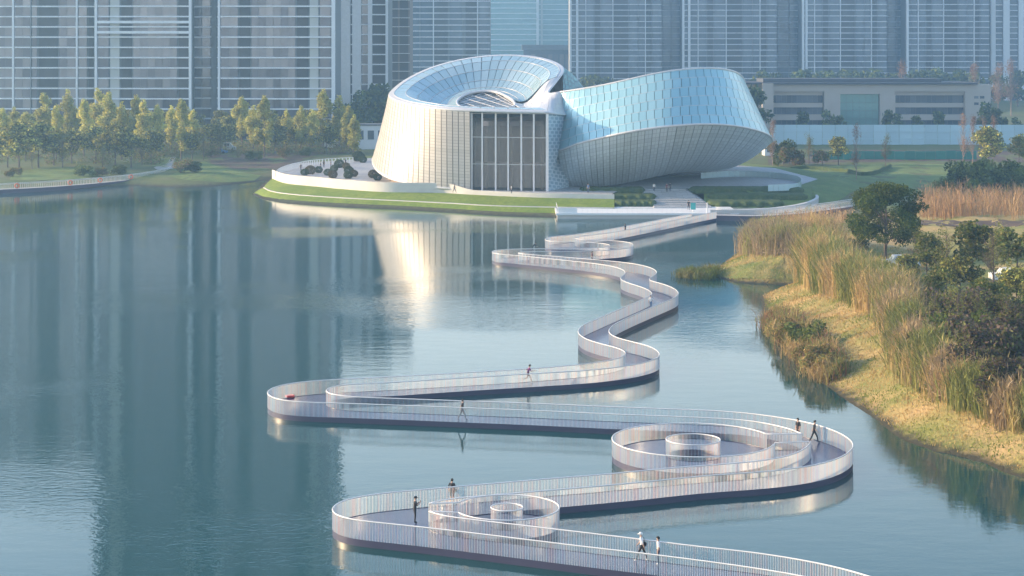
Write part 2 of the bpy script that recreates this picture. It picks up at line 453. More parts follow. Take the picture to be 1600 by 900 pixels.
def figure(pose, top, legs, shoes='black', arms='skin', shorts=False):
    """one continuous skinned body; forward is +Y; returns its mesh and the head centre"""
    lean = {'stand': 0.02, 'phone': 0.03, 'walk': 0.05, 'run': 0.14, 'bend': 0.42, 'bag': 0.03}[pose]
    J, Rr, E, part = [], [], [], []
    def j(p, r, par=None, tag_='top'):
        J.append(Vector(p)); Rr.append(r); part.append(tag_)
        if par is not None: E.append((par, len(J) - 1))
        return len(J) - 1
    dz = -0.04 if pose == 'run' else 0.0
    pel = j((0, 0, 0.95 + dz), (0.15, 0.11), None, 'legs')
    wai = j((0, lean * 0.25, 1.10 + dz), (0.135, 0.10), pel)
    che = j((0, lean * 0.7, 1.30 + dz - lean * 0.1), (0.165, 0.11), wai)
    nb_ = j((0, lean * 1.0, 1.44 + dz - lean * 0.2), (0.075, 0.07), che)
    nk = j((0, lean * 1.1, 1.50 + dz - lean * 0.25), (0.052, 0.055), nb_, 'skin')
    hd = j((0, lean * 1.2 + 0.015, 1.585 + dz - lean * 0.3), (0.082, 0.098), nk, 'skin')
    ht = j((0, lean * 1.25, 1.675 + dz - lean * 0.35), (0.062, 0.072), hd, 'skin')
    st = {'stand': (0.02, -0.02), 'phone': (0.03, -0.03), 'bag': (0.03, -0.04), 'walk': (0.30, -0.34), 'run': (0.34, -0.55), 'bend': (0.16, -0.2)}[pose]
    for s, f in ((-1, st[0]), (1, st[1])):
        hip = j((s * 0.095, 0, 0.89 + dz), (0.095, 0.10), pel, 'legs')
        kz = 0.50 + dz
        if pose == 'run' and f < 0:
            kn = j((s * 0.09, -0.02, 0.49), (0.062, 0.066), hip, 'knee'); an = j((s * 0.09, -0.36, 0.38), (0.042, 0.045), kn, 'shin'); j((s * 0.09, -0.42, 0.26), (0.038, 0.034), an, 'shoes')
        else:
            kn = j((s * 0.095, f * 0.55 + 0.04, kz), (0.062, 0.066), hip, 'knee'); an = j((s * 0.095, f, 0.09 if f >= 0 or pose in ('stand', 'phone', 'bag') else 0.13), (0.042, 0.046), kn, 'shin')
            j((s * 0.10, f + 0.15, 0.04), (0.042, 0.034), an, 'shoes')
    for s in (-1, 1):
        sh = j((s * 0.185, lean * 0.9, 1.40 + dz - lean * 0.2), (0.062, 0.062), che)
        if pose == 'phone':
            el = j((s * 0.22, 0.10, 1.14), (0.046, 0.046), sh, 'arm'); wr = j((s * 0.08, 0.30, 1.30), (0.034, 0.032), el, 'hand')
        elif pose == 'bend':
            el = j((s * 0.22, 0.55, 1.10), (0.046, 0.046), sh, 'arm'); wr = j((s * 0.2, 0.72, 0.98), (0.034, 0.032), el, 'hand')
        elif pose in ('walk', 'run'):
            sw = (0.22 if pose == 'walk' else 0.3) * s
            el = j((s * 0.24, lean + sw * 0.5 - 0.04, 1.12 + dz), (0.046, 0.046), sh, 'arm')
            wr = j((s * 0.22, lean + sw * 1.1 + (0.12 if pose == 'run' else 0.02), (0.90 if pose == 'walk' else 1.15) + dz), (0.034, 0.032), el, 'hand')
        else:
            el = j((s * 0.235, -0.02, 1.13), (0.046, 0.046), sh, 'arm'); wr = j((s * 0.23, 0.05, 0.89), (0.034, 0.032), el, 'hand')
        d = (J[wr] - J[el]).normalized()
        pm = j(J[wr] + d * 0.07, (0.034, 0.022), wr, 'hand')
        side = Vector((-s, 0.3, 0)).normalized()
        for q, (a, ln) in enumerate(((-0.022, 0.075), (-0.007, 0.085), (0.008, 0.08), (0.022, 0.062))):
            f1 = j(J[pm] + d * 0.03 + Vector((0, 1, 0)).cross(d).normalized() * a, (0.0085, 0.0085), pm, 'hand')
            j(J[f1] + d * ln * 0.6 + side * 0.02, (0.0075, 0.0075), f1, 'hand')
        j(J[wr] + d * 0.05 + side * 0.045, (0.010, 0.010), wr, 'hand')
    me = bpy.data.meshes.new('skeleton')
    me.from_pydata([tuple(p) for p in J], E, [])
    ob = bpy.data.objects.new('skeleton', me); COL.objects.link(ob)
    sk = ob.modifiers.new('skin', 'SKIN'); sk.use_smooth_shade = True
    for k, sv in enumerate(me.skin_vertices[0].data):
        sv.radius = Rr[k]; sv.use_root = (k == 0)
    su = ob.modifiers.new('sub', 'SUBSURF'); su.levels = 1; su.render_levels = 1
    dg = bpy.context.evaluated_depsgraph_get()
    out = bpy.data.meshes.new_from_object(ob.evaluated_get(dg))
    bpy.data.objects.remove(ob)
    out.materials.clear()
    mats = [CL[top], CL[legs], CL['skin'], CL[shoes], CL[arms]]
    for m_ in mats: out.materials.append(m_)
    JA = np.array([tuple(p) for p in J])
    segs = [(a, b) for a, b in E]
    A_ = JA[[a for a, b in segs]]; B_ = JA[[b for a, b in segs]]
    lab = [part[b] for a, b in segs]
    look = {'top': 0, 'legs': 1, 'skin': 2, 'knee': 1, 'shin': 2 if shorts else 1, 'shoes': 3, 'arm': 0, 'hand': 4}
    for po in out.polygons:
        c = np.array(po.center)
        t = np.clip(np.einsum('ij,ij->i', c - A_, B_ - A_) / np.maximum(np.einsum('ij,ij->i', B_ - A_, B_ - A_), 1e-9), 0, 1)
        k = int(np.argmin(np.linalg.norm(c - (A_ + t[:, None] * (B_ - A_)), axis=1)))
        po.material_index = look[lab[k]]
    out.name = 'body'
    return out, J[hd]

def hair_mesh(hc, kind):
    vs, fs = [], []
    n, r = 12, 6
    for i in range(r + 1):
        e = math.radians(90 - i * (115 if kind == 'hair' else 95) / r)
        for k in range(n):
            a = 2 * math.pi * k / n
            back = 0.012 if math.sin(a) < 0 else 0.0
            z = math.sin(e); 
            if math.sin(a) > 0.2 and kind == 'hair': z = max(z, 0.25)
            vs.append((hc.x + math.cos(a) * math.cos(e) * 0.098, hc.y + math.sin(a) * math.cos(e) * (0.115 + back), hc.z + 0.03 + z * 0.125))
    for i in range(r):
        for k in range(n):
            k2 = (k + 1) % n
            fs.append((i * n + k, (i + 1) * n + k, (i + 1) * n + k2, i * n + k2))
    if kind == 'cap':
        b = len(vs)
        vs += [(hc.x - 0.07, hc.y + 0.10, hc.z + 0.04), (hc.x + 0.07, hc.y + 0.10, hc.z + 0.04), (hc.x + 0.05, hc.y + 0.20, hc.z + 0.02), (hc.x - 0.05, hc.y + 0.20, hc.z + 0.02),
               (hc.x - 0.07, hc.y + 0.10, hc.z + 0.025), (hc.x + 0.07, hc.y + 0.10, hc.z + 0.025), (hc.x + 0.05, hc.y + 0.20, hc.z + 0.005), (hc.x - 0.05, hc.y + 0.20, hc.z + 0.005)]
        fs += [(b, b + 1, b + 2, b + 3), (b + 7, b + 6, b + 5, b + 4), (b + 3, b + 2, b + 6, b + 7)]
    return mesh(kind, vs, fs, True)

FIG = {}
for key, args in {'phone': ('phone', 'black', 'black'), 'bag': ('bag', 'black', 'black', 'black', 'skin', True), 'stand_black': ('stand', 'black', 'black'), 'walk_black': ('walk', 'black', 'black'),
                  'walk_grey': ('walk', 'black', 'grey'), 'run': ('run', 'purple', 'maroon', 'black', 'skin', True), 'walk_white': ('walk', 'white', 'black', 'white'),
                  'stand_white': ('stand', 'white', 'navy', 'white'), 'bend': ('bend', 'black', 'black'), 'stand_maroon': ('stand', 'maroon', 'black'), 'stand_blue': ('stand', 'blue', 'navy'), 'walk_blue': ('walk', 'white', 'blue')}.items():
    FIG[key] = figure(*args)

def person(key, loc, yaw, label, group=None, head='hair', headcol='hair', h=1.7, extra=None):
    """yaw: direction faced, degrees clockwise from away-from-camera"""
    me, hc = FIG[key]
    r = empty('person', loc); tag(r, label, 'person', group)
    r.rotation_euler = (0, 0, -math.radians(yaw)); r.scale = (h / 1.72,) * 3
    o = bpy.data.objects.new('body', me); COL.objects.link(o); o.parent = r
    hm = hair_mesh(hc, head); hm.materials.append(CL[headcol])
    q = bpy.data.objects.new(head, hm); COL.objects.link(q); q.parent = r
    if extra == 'phone':
        m = MB().box(-0.035, 0.035, 0.36, 0.37, 1.30, 1.44); e = bpy.data.objects.new('phone', mesh('phone', m.v, m.f)); e.data.materials.append(CL['black']); COL.objects.link(e); e.parent = r
    if extra == 'bag':
        b = bmesh.new(); bmesh.ops.create_uvsphere(b, u_segments=12, v_segments=8, radius=1.0)
        for v in b.verts: v.co = Vector((0.27 + v.co.x * 0.08, -0.06 + v.co.y * 0.19, 0.95 + v.co.z * 0.16))
        me2 = bpy.data.meshes.new('bag'); b.to_mesh(me2); b.free(); me2.materials.append(CL['black'])
        e = bpy.data.objects.new('bag', me2); COL.objects.link(e); e.parent = r
        m = MB(); m.tube([(0.26, -0.06, 1.05), (0.16, -0.11, 1.30), (0.05, -0.02, 1.46)], 0.015, 5)
        e2 = bpy.data.objects.new('strap', mesh('strap', m.v, m.f)); e2.data.materials.append(CL['black']); COL.objects.link(e2); e2.parent = r
    return r

# ------------------------------------------------------------------ ground, lake
SHORE_LEFT = [(-330, 330, 0), (-190, 380, 0)]
lake = [(-330, 40), (-330, 360), (-200, 384)]
lake += [tuple(W(a, b)[:2]) for a, b in [(0, 303), (100, 297), (200, 290), (280, 293), (340, 291), (400, 284), (424, 280),
         (410, 288), (394, 304), (410, 311.5), (440, 317.5), (530, 323.5), (620, 327), (700, 332), (780, 337), (868, 340),
         (1000, 340), (1120, 341), (1190, 338), (1245, 339), (1228, 349), (1166, 368), (1158, 392), (1122, 418), (1112, 431),
         (1150, 441), (1200, 444), (1242, 445), (1250, 449), (1216, 454), (1190, 463), (1194, 480), (1202, 505), (1230, 545), (1268, 588), (1310, 614), (1350, 640), (1400, 679),
         (1450, 701), (1520, 716), (1560, 731), (1600, 746), (1700, 800), (1800, 900)]]
lake += [(60, 40)]
LK = np.array(lake)

def lake_dist(X, Y):
    """distance from the shore, negative on the water"""
    P = np.stack([X, Y], axis=-1)
    best = np.full(X.shape, 1e9)
    ins = np.zeros(X.shape, dtype=bool)
    for i in range(len(LK)):
        a, b = LK[i], LK[(i + 1) % len(LK)]
        ab = b - a
        t = np.clip(((P - a) @ ab) / (ab @ ab), 0, 1)
        d = np.linalg.norm(P - (a + t[..., None] * ab), axis=-1)
        best = np.minimum(best, d)
        c = ((a[1] > Y) != (b[1] > Y))
        with np.errstate(divide='ignore', invalid='ignore'):
            xi = (b[0] - a[0]) * (Y - a[1]) / (b[1] - a[1] if b[1] != a[1] else 1e-9) + a[0]
        ins ^= c & (X < xi)
    return np.where(ins, -best, best)

def sstep(a, b, x):
    t = np.clip((x - a) / (b - a), 0, 1)
    return t * t * (3 - 2 * t)

def hgt(X, Y):
    X = np.asarray(X, dtype=float); Y = np.asarray(Y, dtype=float)
    d = lake_dist(X, Y)
    right = sstep(330, 285, Y) * sstep(20, 34, X)
    top = 1.4 + 2.0 * right
    run = 16.0 - 3.0 * right
    t = np.clip(d / run, 0, 1)
    h = top * np.sin(t * math.pi / 2) ** 0.9
    h = h + right * np.clip((d - 12) / 60, 0, 1) * 2.0
    lum = 0.22 * np.sin(X * 0.31 + 1.0) * np.sin(Y * 0.23) + 0.12 * np.sin(X * 0.83 + Y * 0.41) + 0.08 * np.sin(X * 1.9 - Y * 1.3)
    h = h + lum * sstep(0.5, 8, d) * (0.4 + right)
    # under the museum island the sheet stays low: the island is built on top of it
    isl = sstep(-56, -50, X) * sstep(70, 60, X) * sstep(318, 330, Y) * sstep(470, 452, Y) * (1 - right)
    h = h * (1 - isl) + isl * np.minimum(h, 0.35)
    return np.where(d < 0, np.maximum(-2.0, d * 0.22), h)

def h1(x, y): return float(hgt(np.array([x]), np.array([y]))[0])

def G(px, py):
    """ground point seen at a pixel"""
    Ys = np.geomspace(95, 3000, 1600)
    Xs = (px - CX) * Ys / F
    Zs = H - (py - HY) * Ys / F
    hh = np.maximum(hgt(Xs, Ys), 0.0)
    k = np.argmax(Zs <= hh)
    if not (Zs <= hh).any(): k = -1
    return Vector((Xs[k], Ys[k], float(hh[k])))

xs = np.concatenate([[-9000, -4000, -2000, -1200, -800, -600], np.arange(-450, -130, 16), np.arange(-130, 130, 1.6),
                     np.arange(130, 460, 16), [600, 800, 1200, 2000, 4000, 9000]])
ys = np.concatenate([[-3000, -800, -200, 0, 50], np.arange(80, 480, 1.6), np.arange(480, 800, 12), [860, 1000, 1200, 1500, 2000, 3000, 5000, 9000, 16000]])
GX, GY = np.meshgrid(xs, ys)
GZ = hgt(GX, GY)
nx, ny = len(xs), len(ys)
gv = np.stack([GX.ravel(), GY.ravel(), GZ.ravel()], axis=1)
ii = np.arange((ny - 1) * (nx - 1)); r, c = ii // (nx - 1), ii % (nx - 1)
gf = np.stack([r * nx + c, r * nx + c + 1, (r + 1) * nx + c + 1, (r + 1) * nx + c], axis=1)
gme = mesh('ground', gv.tolist(), gf.tolist(), True)
gme.materials.append(M['ground']); gme.materials.append(M['bank'])
fx = gv[gf[:, 0], 0]; fy = gv[gf[:, 0], 1]
gme.polygons.foreach_set('material_index', ((fx > 24) & (fy < 333)).astype(np.int32))
tag(link('ground', gme), kind='structure')

wme = mesh('lake_water', [(-1500, -400, 0), (800, -400, 0), (800, 520, 0), (-1500, 520, 0)], [(0, 1, 2, 3)])
tag(link('lake_water', wme, M['water']), kind='structure')

def drape(name, left, right, mat, eps=0.04, nu=40, nv=10, kind='structure'):
    """a sheet laid on the ground between two lines of pixels"""
    A = catmull([G(*p) for p in left], n=nu); B = catmull([G(*p) for p in right], n=nu)
    vs, fs = [], []
    for i in range(nu):
        for j in range(nv):
            p = A[i] + (B[i] - A[i]) * j / (nv - 1)
            vs.append((p[0], p[1], max(h1(p[0], p[1]), 0.02) + eps))
    for i in range(nu - 1):
        for j in range(nv - 1):
            k = i * nv + j
            fs.append((k, k + 1, k + nv + 1, k + nv))
    return tag(link(name, mesh(name, vs, fs, True), mat), kind=kind)

drape('lawn', [(20, 268), (80, 263), (140, 262), (150, 268)], [(15, 281), (60, 282), (110, 281), (150, 276)], M['lawn'])
drape('lawn', [(318, 252), (345, 262), (380, 270), (408, 275)], [(262, 276), (300, 283), (350, 285), (398, 283)], M['lawn'])
drape('lawn', [(240, 246), (258, 243), (280, 250)], [(236, 258), (250, 262), (268, 262)], M['lawn'])
drape('soil_bank', [(322, 243), (400, 240), (480, 238), (560, 236)], [(330, 256), (385, 266), (425, 266), (470, 250)], M['soil'], 0.03)
drape('path', [(240, 262), (254, 259), (264, 252), (268, 245)], [(246, 266), (268, 264), (272, 254), (276, 245)], M['path'], 0.06)
drape('lawn', [(1200, 268), (1290, 260), (1400, 256), (1500, 258)], [(1262, 288), (1330, 300), (1420, 305), (1500, 300)], M['lawn'])
drape('soil_bank', [(1200, 240), (1300, 236), (1450, 236), (1600, 236)], [(1200, 258), (1300, 254), (1450, 252), (1600, 254)], M['soil'], 0.03)
drape('road', [(1340, 338), (1450, 352), (1600, 352)], [(1350, 332), (1450, 346), (1600, 345)], M['soil'], 0.05)

drape('grass_spit', [(1124, 422), (1150, 409), (1180, 403), (1225, 404)], [(1118, 430), (1146, 437), (1180, 439), (1225, 440)], two_tone('spit_grass', (0.16, 0.20, 0.045), (0.30, 0.25, 0.09), 0.12, c=(0.13, 0.17, 0.035), scale2=0.4, bump=0.6), 0.05)

# ------------------------------------------------------------------ the winding footbridge
DECK, RAIL = 0.40, 1.60
P_px = [(1081, 334), (1050, 339.5), (1000, 349), (940, 360), (895, 366.5), (868, 369), (853, 372), (852, 375), (862, 377.5), (890, 378), (925, 379), (947, 381),
        (954, 384), (945, 386.5), (905, 388), (860, 388.3), (825, 388.6), (790, 389.5), (773, 391), (768, 394), (775, 396.5), (805, 399), (865, 405), (923, 411),
        (950, 415), (968, 419.3), (977, 425), (974, 430), (969.5, 433.5), (971, 437.5), (980, 441.5), (1002, 448.5), (1014.5, 454), (1019, 459.5),
        (1012, 464), (980, 478), (935, 497.5), (911, 508.5), (903, 517), (907, 524.5), (920, 531.5), (938, 537), (957.5, 541.7), (971, 546), (978.5, 551.5),
        (973, 557.5), (956, 562.5), (920, 568), (860, 573.7), (800, 578), (710, 583.3), (620, 588.3), (565, 591), (505, 594), (475, 596.3), (445, 600.7),
        (423, 607), (416.5, 613), (420, 618.5), (430, 623), (445, 626.3), (470, 628.2), (505, 629.3), (550, 630.7), (640, 634), (717, 637), (770, 639),
        (860, 642.7), (975, 648), (1045, 650.4), (1105, 653), (1165, 656.5), (1210, 664), (1240, 672), (1253.5, 678)]
P_px2 = [(1267, 690), (1263, 697), (1247.5, 706.5), (1225, 714), (1180, 721), (1120, 726), (1075, 729.3), (1030, 733), (985, 737.2), (935, 742), (860, 747.7),
         (830, 750.5), (755, 756.8), (680, 763.3), (640, 766.7), (605, 770), (575, 773.7), (545, 779), (523, 788), (516, 797), (519.5, 802.5), (530, 807.5), (548, 812),
         (590, 816.5), (650, 822.7), (740, 833), (830, 844), (920, 855), (995, 863.5), (1100, 876.5), (1175, 887), (1220, 894), (1256, 900.5), (1300, 911), (1350, 927)]
Q_px = [(1120, 330.5), (1080, 338.5), (1030, 349), (985, 358), (955, 363.5), (918, 368), (902, 370), (897, 372.3), (905, 374), (940, 375), (970, 377), (984, 379), (989.5, 382.5),
        (985, 387), (965, 390), (930, 392), (885, 393), (845, 393), (815, 393.3), (806, 395), (815, 396.7), (860, 400), (915, 404.5), (965, 409), (995, 413), (1017, 418.5), (1026, 424.5),
        (1024.5, 428.5), (1017.5, 433), (1013.5, 436), (1017, 439), (1029.5, 442), (1047.5, 448), (1057.5, 454), (1060, 460), (1053, 465.5), (1025, 477.5),
        (980, 497), (957.5, 509), (951, 516.5), (954, 522.5), (965, 528), (984.5, 533.3), (1002.5, 537.5), (1019, 543), (1029, 550), (1031, 555.5),
        (1025, 561), (1002.5, 567.5), (975.5, 572.5), (920, 578.5), (860, 582.3), (800, 586), (740, 589.5), (680, 593.3), (620, 597.3), (580, 599), (535, 601.3),
        (518, 604), (509, 608), (507.5, 612), (512, 615), (527.5, 618), (550, 620), (620, 622.7), (687, 625.2), (822, 630), (975, 636.5), (1045, 639),
        (1120, 642), (1165, 645.3), (1210, 651), (1255, 658.5), (1285, 666.3), (1315, 678), (1330, 688.5), (1334, 696), (1329, 705), (1315, 714), (1300, 720),
        (1277.5, 726), (1247.5, 731), (1195, 737), (1120, 742), (1082, 745.3), (1005, 753.3), (935, 759.7), (860, 766), (830, 768.5), (740, 776.2), (695, 780), (678, 783), (670, 787)]
Q_px2 = [(670.5, 799), (681, 804.5), (710, 808.5), (755, 813.8), (830, 822.5), (920, 833), (995, 842), (1100, 855), (1175, 863), (1235, 872), (1295, 883.3), (1340, 895), (1390, 911)]

def rail_line(px):
    A = np.array([W(a, b, RAIL)[:2] for a, b in px])
    return soften(soften(catmull(A, step=0.3), 4), 3)
PA, PB, QA, QB = (rail_line(x) for x in (P_px, P_px2, Q_px, Q_px2))

bridge = empty('footbridge', (float(PA[0][0]), float(PA[0][1]), 0))
tag(bridge, 'white railed blue decked footbridge winding in loops across the lake', 'footbridge')

def flat_fill(poly, z, extra=()):
    tri = tessellate_polygon([[Vector((p[0], p[1], 0)) for p in poly]])
    return [(p[0], p[1], z) for p in poly], [tuple(t) for t in tri]

def up(vs, fs):
    out = []
    for f in fs:
        a, b, c = (Vector(vs[i]) for i in f[:3])
        out.append(f if (b - a).cross(c - a).z > 0 else tuple(reversed(f)))
    return out

thin = lambda A: A[::2]
poly = np.vstack([thin(PA), thin(PB), thin(QB)[::-1], thin(QA)[::-1]])
dv, df = flat_fill(poly, DECK)
link('deck', mesh('deck', dv, up(dv, df)), M['deck'], bridge)

BAR_T = [(0.62, 0.63, 0.63), (0.52, 0.60, 0.66), (0.64, 0.52, 0.51), (0.63, 0.61, 0.58), (0.50, 0.60, 0.62), (0.56, 0.54, 0.63)]
def side_run(A, out=1, fascia=True, step=0.105, parent=None, closed=False, z0=DECK, z1=RAIL, fas='deck_edge'):
    """edge beam, balusters and handrail along a plan line"""
    parent = parent or bridge
    n = len(A)
    if fascia:
        vs, fs = [], []
        for i in range(n):
            vs += [(A[i][0], A[i][1], z0 + 0.03), (A[i][0], A[i][1], -0.5)]
        fs = [(2 * i, 2 * i + 1, 2 * i + 3, 2 * i + 2) for i in range(n - 1)]
        link(fas, mesh(fas, vs, fs, True), M['fascia'], parent)
    B = resample(A, step=step)
    T = np.gradient(B, axis=0)
    T /= np.linalg.norm(T, axis=1)[:, None] + 1e-9
    vs, fs, cs = [], [], []
    tint = soften(RNG.normal(0, 1, (len(B), 1)), 6)[:, 0] * 3 + RNG.normal(0, 0.8, len(B))
    for i, (p, t) in enumerate(zip(B, T)):
        nrm = (-t[1], t[0])
        w, d = 0.009, 0.021
        k = len(vs)
        for z in (z0 + 0.03, z1 - 0.02):
            for a, b in ((-1, -1), (1, -1), (1, 1), (-1, 1)):
                vs.append((p[0] + t[0] * w * a + nrm[0] * d * b, p[1] + t[1] * w * a + nrm[1] * d * b, z))
        fs += [(k, k + 1, k + 5, k + 4), (k + 1, k + 2, k + 6, k + 5), (k + 2, k + 3, k + 7, k + 6), (k + 3, k, k + 4, k + 7)]
        c = BAR_T[int(abs(tint[i]) * 2.2) % len(BAR_T)]
        cs += [c] * 8
    o = link('baluster_row', mesh('baluster_row', vs, fs, False, cs), M['bars'], parent)
    tag(o, kind='stuff')
    MBh = MB(); MBh.tube([(q[0], q[1], z1) for q in (A[::2] if len(A) > 8 else A)] + [(A[-1][0], A[-1][1], z1)] , 0.045, 6)
    MBh.build('handrail', M['handrail'], parent, True)

for A in (PA, PB, QA, QB):
    side_run(A)
def straight(a, b): return resample(np.array([a, b], dtype=float), step=0.3)

def island_ring(c_px, R, r, ang0, ang1, ends, name):
    """round platform with an inner ring, joined to the bridge by a railed opening"""
    c = W(c_px[0], c_px[1], RAIL)
    t = np.linspace(ang0, ang1, 120)
    ring = np.stack([c.x + R * np.cos(t), c.y + R * np.sin(t)], axis=1)
    n = 96
    vs, fs = [], []
    for k in range(n):
        a = 2 * math.pi * k / n
        for q in (r, R):
            vs.append((c.x + q * math.cos(a), c.y + q * math.sin(a), DECK - 0.006))
    for k in range(n):
        k2 = (k + 1) % n
        fs.append((2 * k, 2 * k + 1, 2 * k2 + 1, 2 * k2))
    link('round_deck', mesh('round_deck', vs, up(vs, fs)), M['deck'], bridge)
    full = np.linspace(0, 2 * math.pi, 97)
    side_run(ring, parent=bridge)
    inner = np.stack([c.x + r * np.cos(full), c.y + r * np.sin(full)], axis=1)
    side_run(inner, parent=bridge)
    # passage
    a, b = ring[0], ring[-1]
    e0, e1 = ends
    side_run(straight(a, e0), parent=bridge, fascia=True)
    side_run(straight(b, e1), parent=bridge, fascia=True)
    pv = [(a[0], a[1], DECK - 0.012), (b[0], b[1], DECK - 0.012), (e1[0], e1[1], DECK - 0.012), (e0[0], e0[1], DECK - 0.012)]
    link('passage_deck', mesh('passage_deck', pv, up(pv, [(0, 1, 2), (0, 2, 3)])), M['deck'], bridge)
    return c
# angle 0 = +X (right), pi/2 = away from the camera
RING1 = island_ring((1083, 686.5), 6.0, 2.0, math.radians(18), math.radians(360 - 12), (PA[-1], PB[0]), 'ring')
RING2 = island_ring((792, 792.5), 3.3, 1.0, math.radians(180 - 22), math.radians(-180 + 24), (QA[-1], QB[0]), 'ring')

# ------------------------------------------------------------------ museum island
PLZ = 2.7
edge_w = [(394, 304), (410, 311.5), (440, 317.5), (530, 323.5), (620, 327), (700, 332), (780, 337), (868, 340), (960, 340)]
edge_p = [(411, 293.5), (425, 299.5), (455, 304), (530, 309.5), (620, 314), (700, 318), (770, 322), (868, 324.5), (960, 326)]
edge_c = [(425, 279), (450, 287), (500, 292), (530, 295), (600, 300), (690, 301.5), (735, 304), (850, 309), (960, 311)]
NU = 110
Ew = catmull([W(a, b, -0.25) for a, b in edge_w], n=NU)
Ep = catmull([W(a, b, 1.0) for a, b in edge_p], n=NU)
Ec = catmull([W(a, b, 2.0) for a, b in edge_c], n=NU)
def ribbon(name, A, B, mat, parent=None, nv=4, bulge=0.0, smooth=True):
    vs, fs = [], []
    n = len(A)
    for i in range(n):
        for j in range(nv):
            t = j / (nv - 1)
            p = A[i] * (1 - t) + B[i] * t
            vs.append((p[0], p[1], p[2] + bulge * 4 * t * (1 - t)))
    for i in range(n - 1):
        for j in range(nv - 1):
            k = i * nv + j
            fs.append((k, k + nv, k + nv + 1, k + 1))
    return link(name, mesh(name, vs, fs, smooth), mat, parent)
def inset(A, B, d):
    v = B - A; L = np.linalg.norm(v[:, :2], axis=1)[:, None]
    return A + v / L * d
tag(ribbon('grass_slope', Ew, Ep, M['turf'], bulge=0.15), kind='structure')
Ep2 = inset(Ep, Ec, 1.1); Ep2[:, 2] = Ep[:, 2] + 0.1
Ep1 = Ep.copy(); Ep1[:, 2] += 0.1
Ep0 = inset(Ep, Ew, 0.05); Ep0[:, 2] = Ep[:, 2] - 0.15
tag(ribbon('shore_path', Ep1, Ep2, M['paving'], nv=2), kind='structure')
tag(ribbon('kerb', Ep0, Ep1, M['whitestone'], nv=2, smooth=False), kind='structure')
Ep3 = Ep2.copy(); Ep3[:, 2] -= 0.02
tag(ribbon('grass_slope', Ep3, Ec, M['turf'], bulge=0.1), kind='structure')
# white parapet wall round the plaza: higher at the left, sinking to the floor in front of the glass hall
top = Ec.copy()
fr = np.linspace(0, 1, NU)
for i in range(NU):
    px = CX + Ec[i][0] * F / Ec[i][1]
    k = float(sstep(695, 745, np.array(px)))
    top[i][2] = 3.9 * (1 - k) + 2.86 * k
bk = inset(top, top + np.stack([np.zeros(NU), np.ones(NU), np.zeros(NU)], axis=1), 0.4)
lo = bk.copy(); lo[:, 2] = PLZ - 0.1
wv, wf = [], []
for i in range(NU):
    wv += [tuple(Ec[i] - np.array([0, 0, 0.3])), tuple(top[i]), tuple(bk[i]), tuple(lo[i])]
for i in range(NU - 1):
    for j in range(3):
        k = 4 * i + j
        wf.append((k, k + 4, k + 5, k + 1))
tag(link('parapet_wall', mesh('parapet_wall', wv, wf), M['whitestone']), 'curved white parapet wall round the left end of the museum plaza', 'wall')
# plaza floor
pl = [tuple(p[:2]) for p in Ec[::4]] + [(21.5, 369), (39, 369), (46, 366), (56, 374), (64, 395), (60, 430), (30, 470), (-30, 476), (-52, 445), (-52, 415)]
pv, pf = flat_fill(pl, PLZ)
tag(link('plaza', mesh('plaza', pv, up(pv, pf)), M['paving']), kind='structure')
# mound under the plaza (grass sides towards the land)
rim = catmull([(45, 364, PLZ - .06), (52, 367, PLZ - .06), (60, 376, PLZ - .06), (68, 395, PLZ - .06), (64, 432, PLZ - .06), (32, 474, PLZ - .06), (-30, 480, PLZ - .06), (-50, 456, PLZ - .06)], n=80)
foot = rim.copy()
cen = np.array([5, 415, 0.0])
foot[:, :2] = cen[:2] + (rim[:, :2] - cen[:2]) * 1.16
foot[:, 2] = 0.1
tag(ribbon('grass_slope', foot, rim, M['lawn'], nv=3), kind='structure')
inner = rim.copy(); inner[:, :2] = cen[:2] + (rim[:, :2] - cen[:2]) * 0.9
tag(ribbon('grass_verge', rim, inner, M['lawn'], nv=2), kind='structure')

# plaza steps towards the bridge landing
st = empty('plaza_steps', (28, 352, 1.0)); tag(st, 'wide pale steps between hedges from the landing up to the museum', 'steps')
for k in range(9):
    y0, y1 = 345.5 + k * 2.6, 372.0
    px0, px1 = 1022 - k * 3, 1112 - k * 5
    z1 = 1.0 + (k + 1) * 0.195
    MB().box((px0 - CX) * y0 / F, (px1 - CX) * y0 / F, y0, y1, z1 - 0.195, z1).build('step', M['paving'], st)
# landing slab on the water
dk = empty('landing_dock', (8, 336, 0)); tag(dk, 'long white landing dock on the water below the museum hedges', 'dock')
MB().box(8.0, 40.0, 334.5, 347.5, -0.5, 0.62).build('dock_base', M['whitestone'], dk)
MB().box(7.8, 40.2, 334.2, 347.7, 0.62, 0.98).build('dock_slab', M['white'], dk)
MB().box(8.2, 11.5, 334.6, 334.9, 0.98, 1.9).build('end_panel', M['white'], dk)
side_run(straight((11.6, 334.5), (31.0, 334.5)), fascia=False, step=0.9, parent=dk, z0=0.95, z1=1.85)
side_run(straight((8.1, 334.8), (8.1, 346.5)), fascia=False, step=0.9, parent=dk, z0=0.95, z1=1.85)
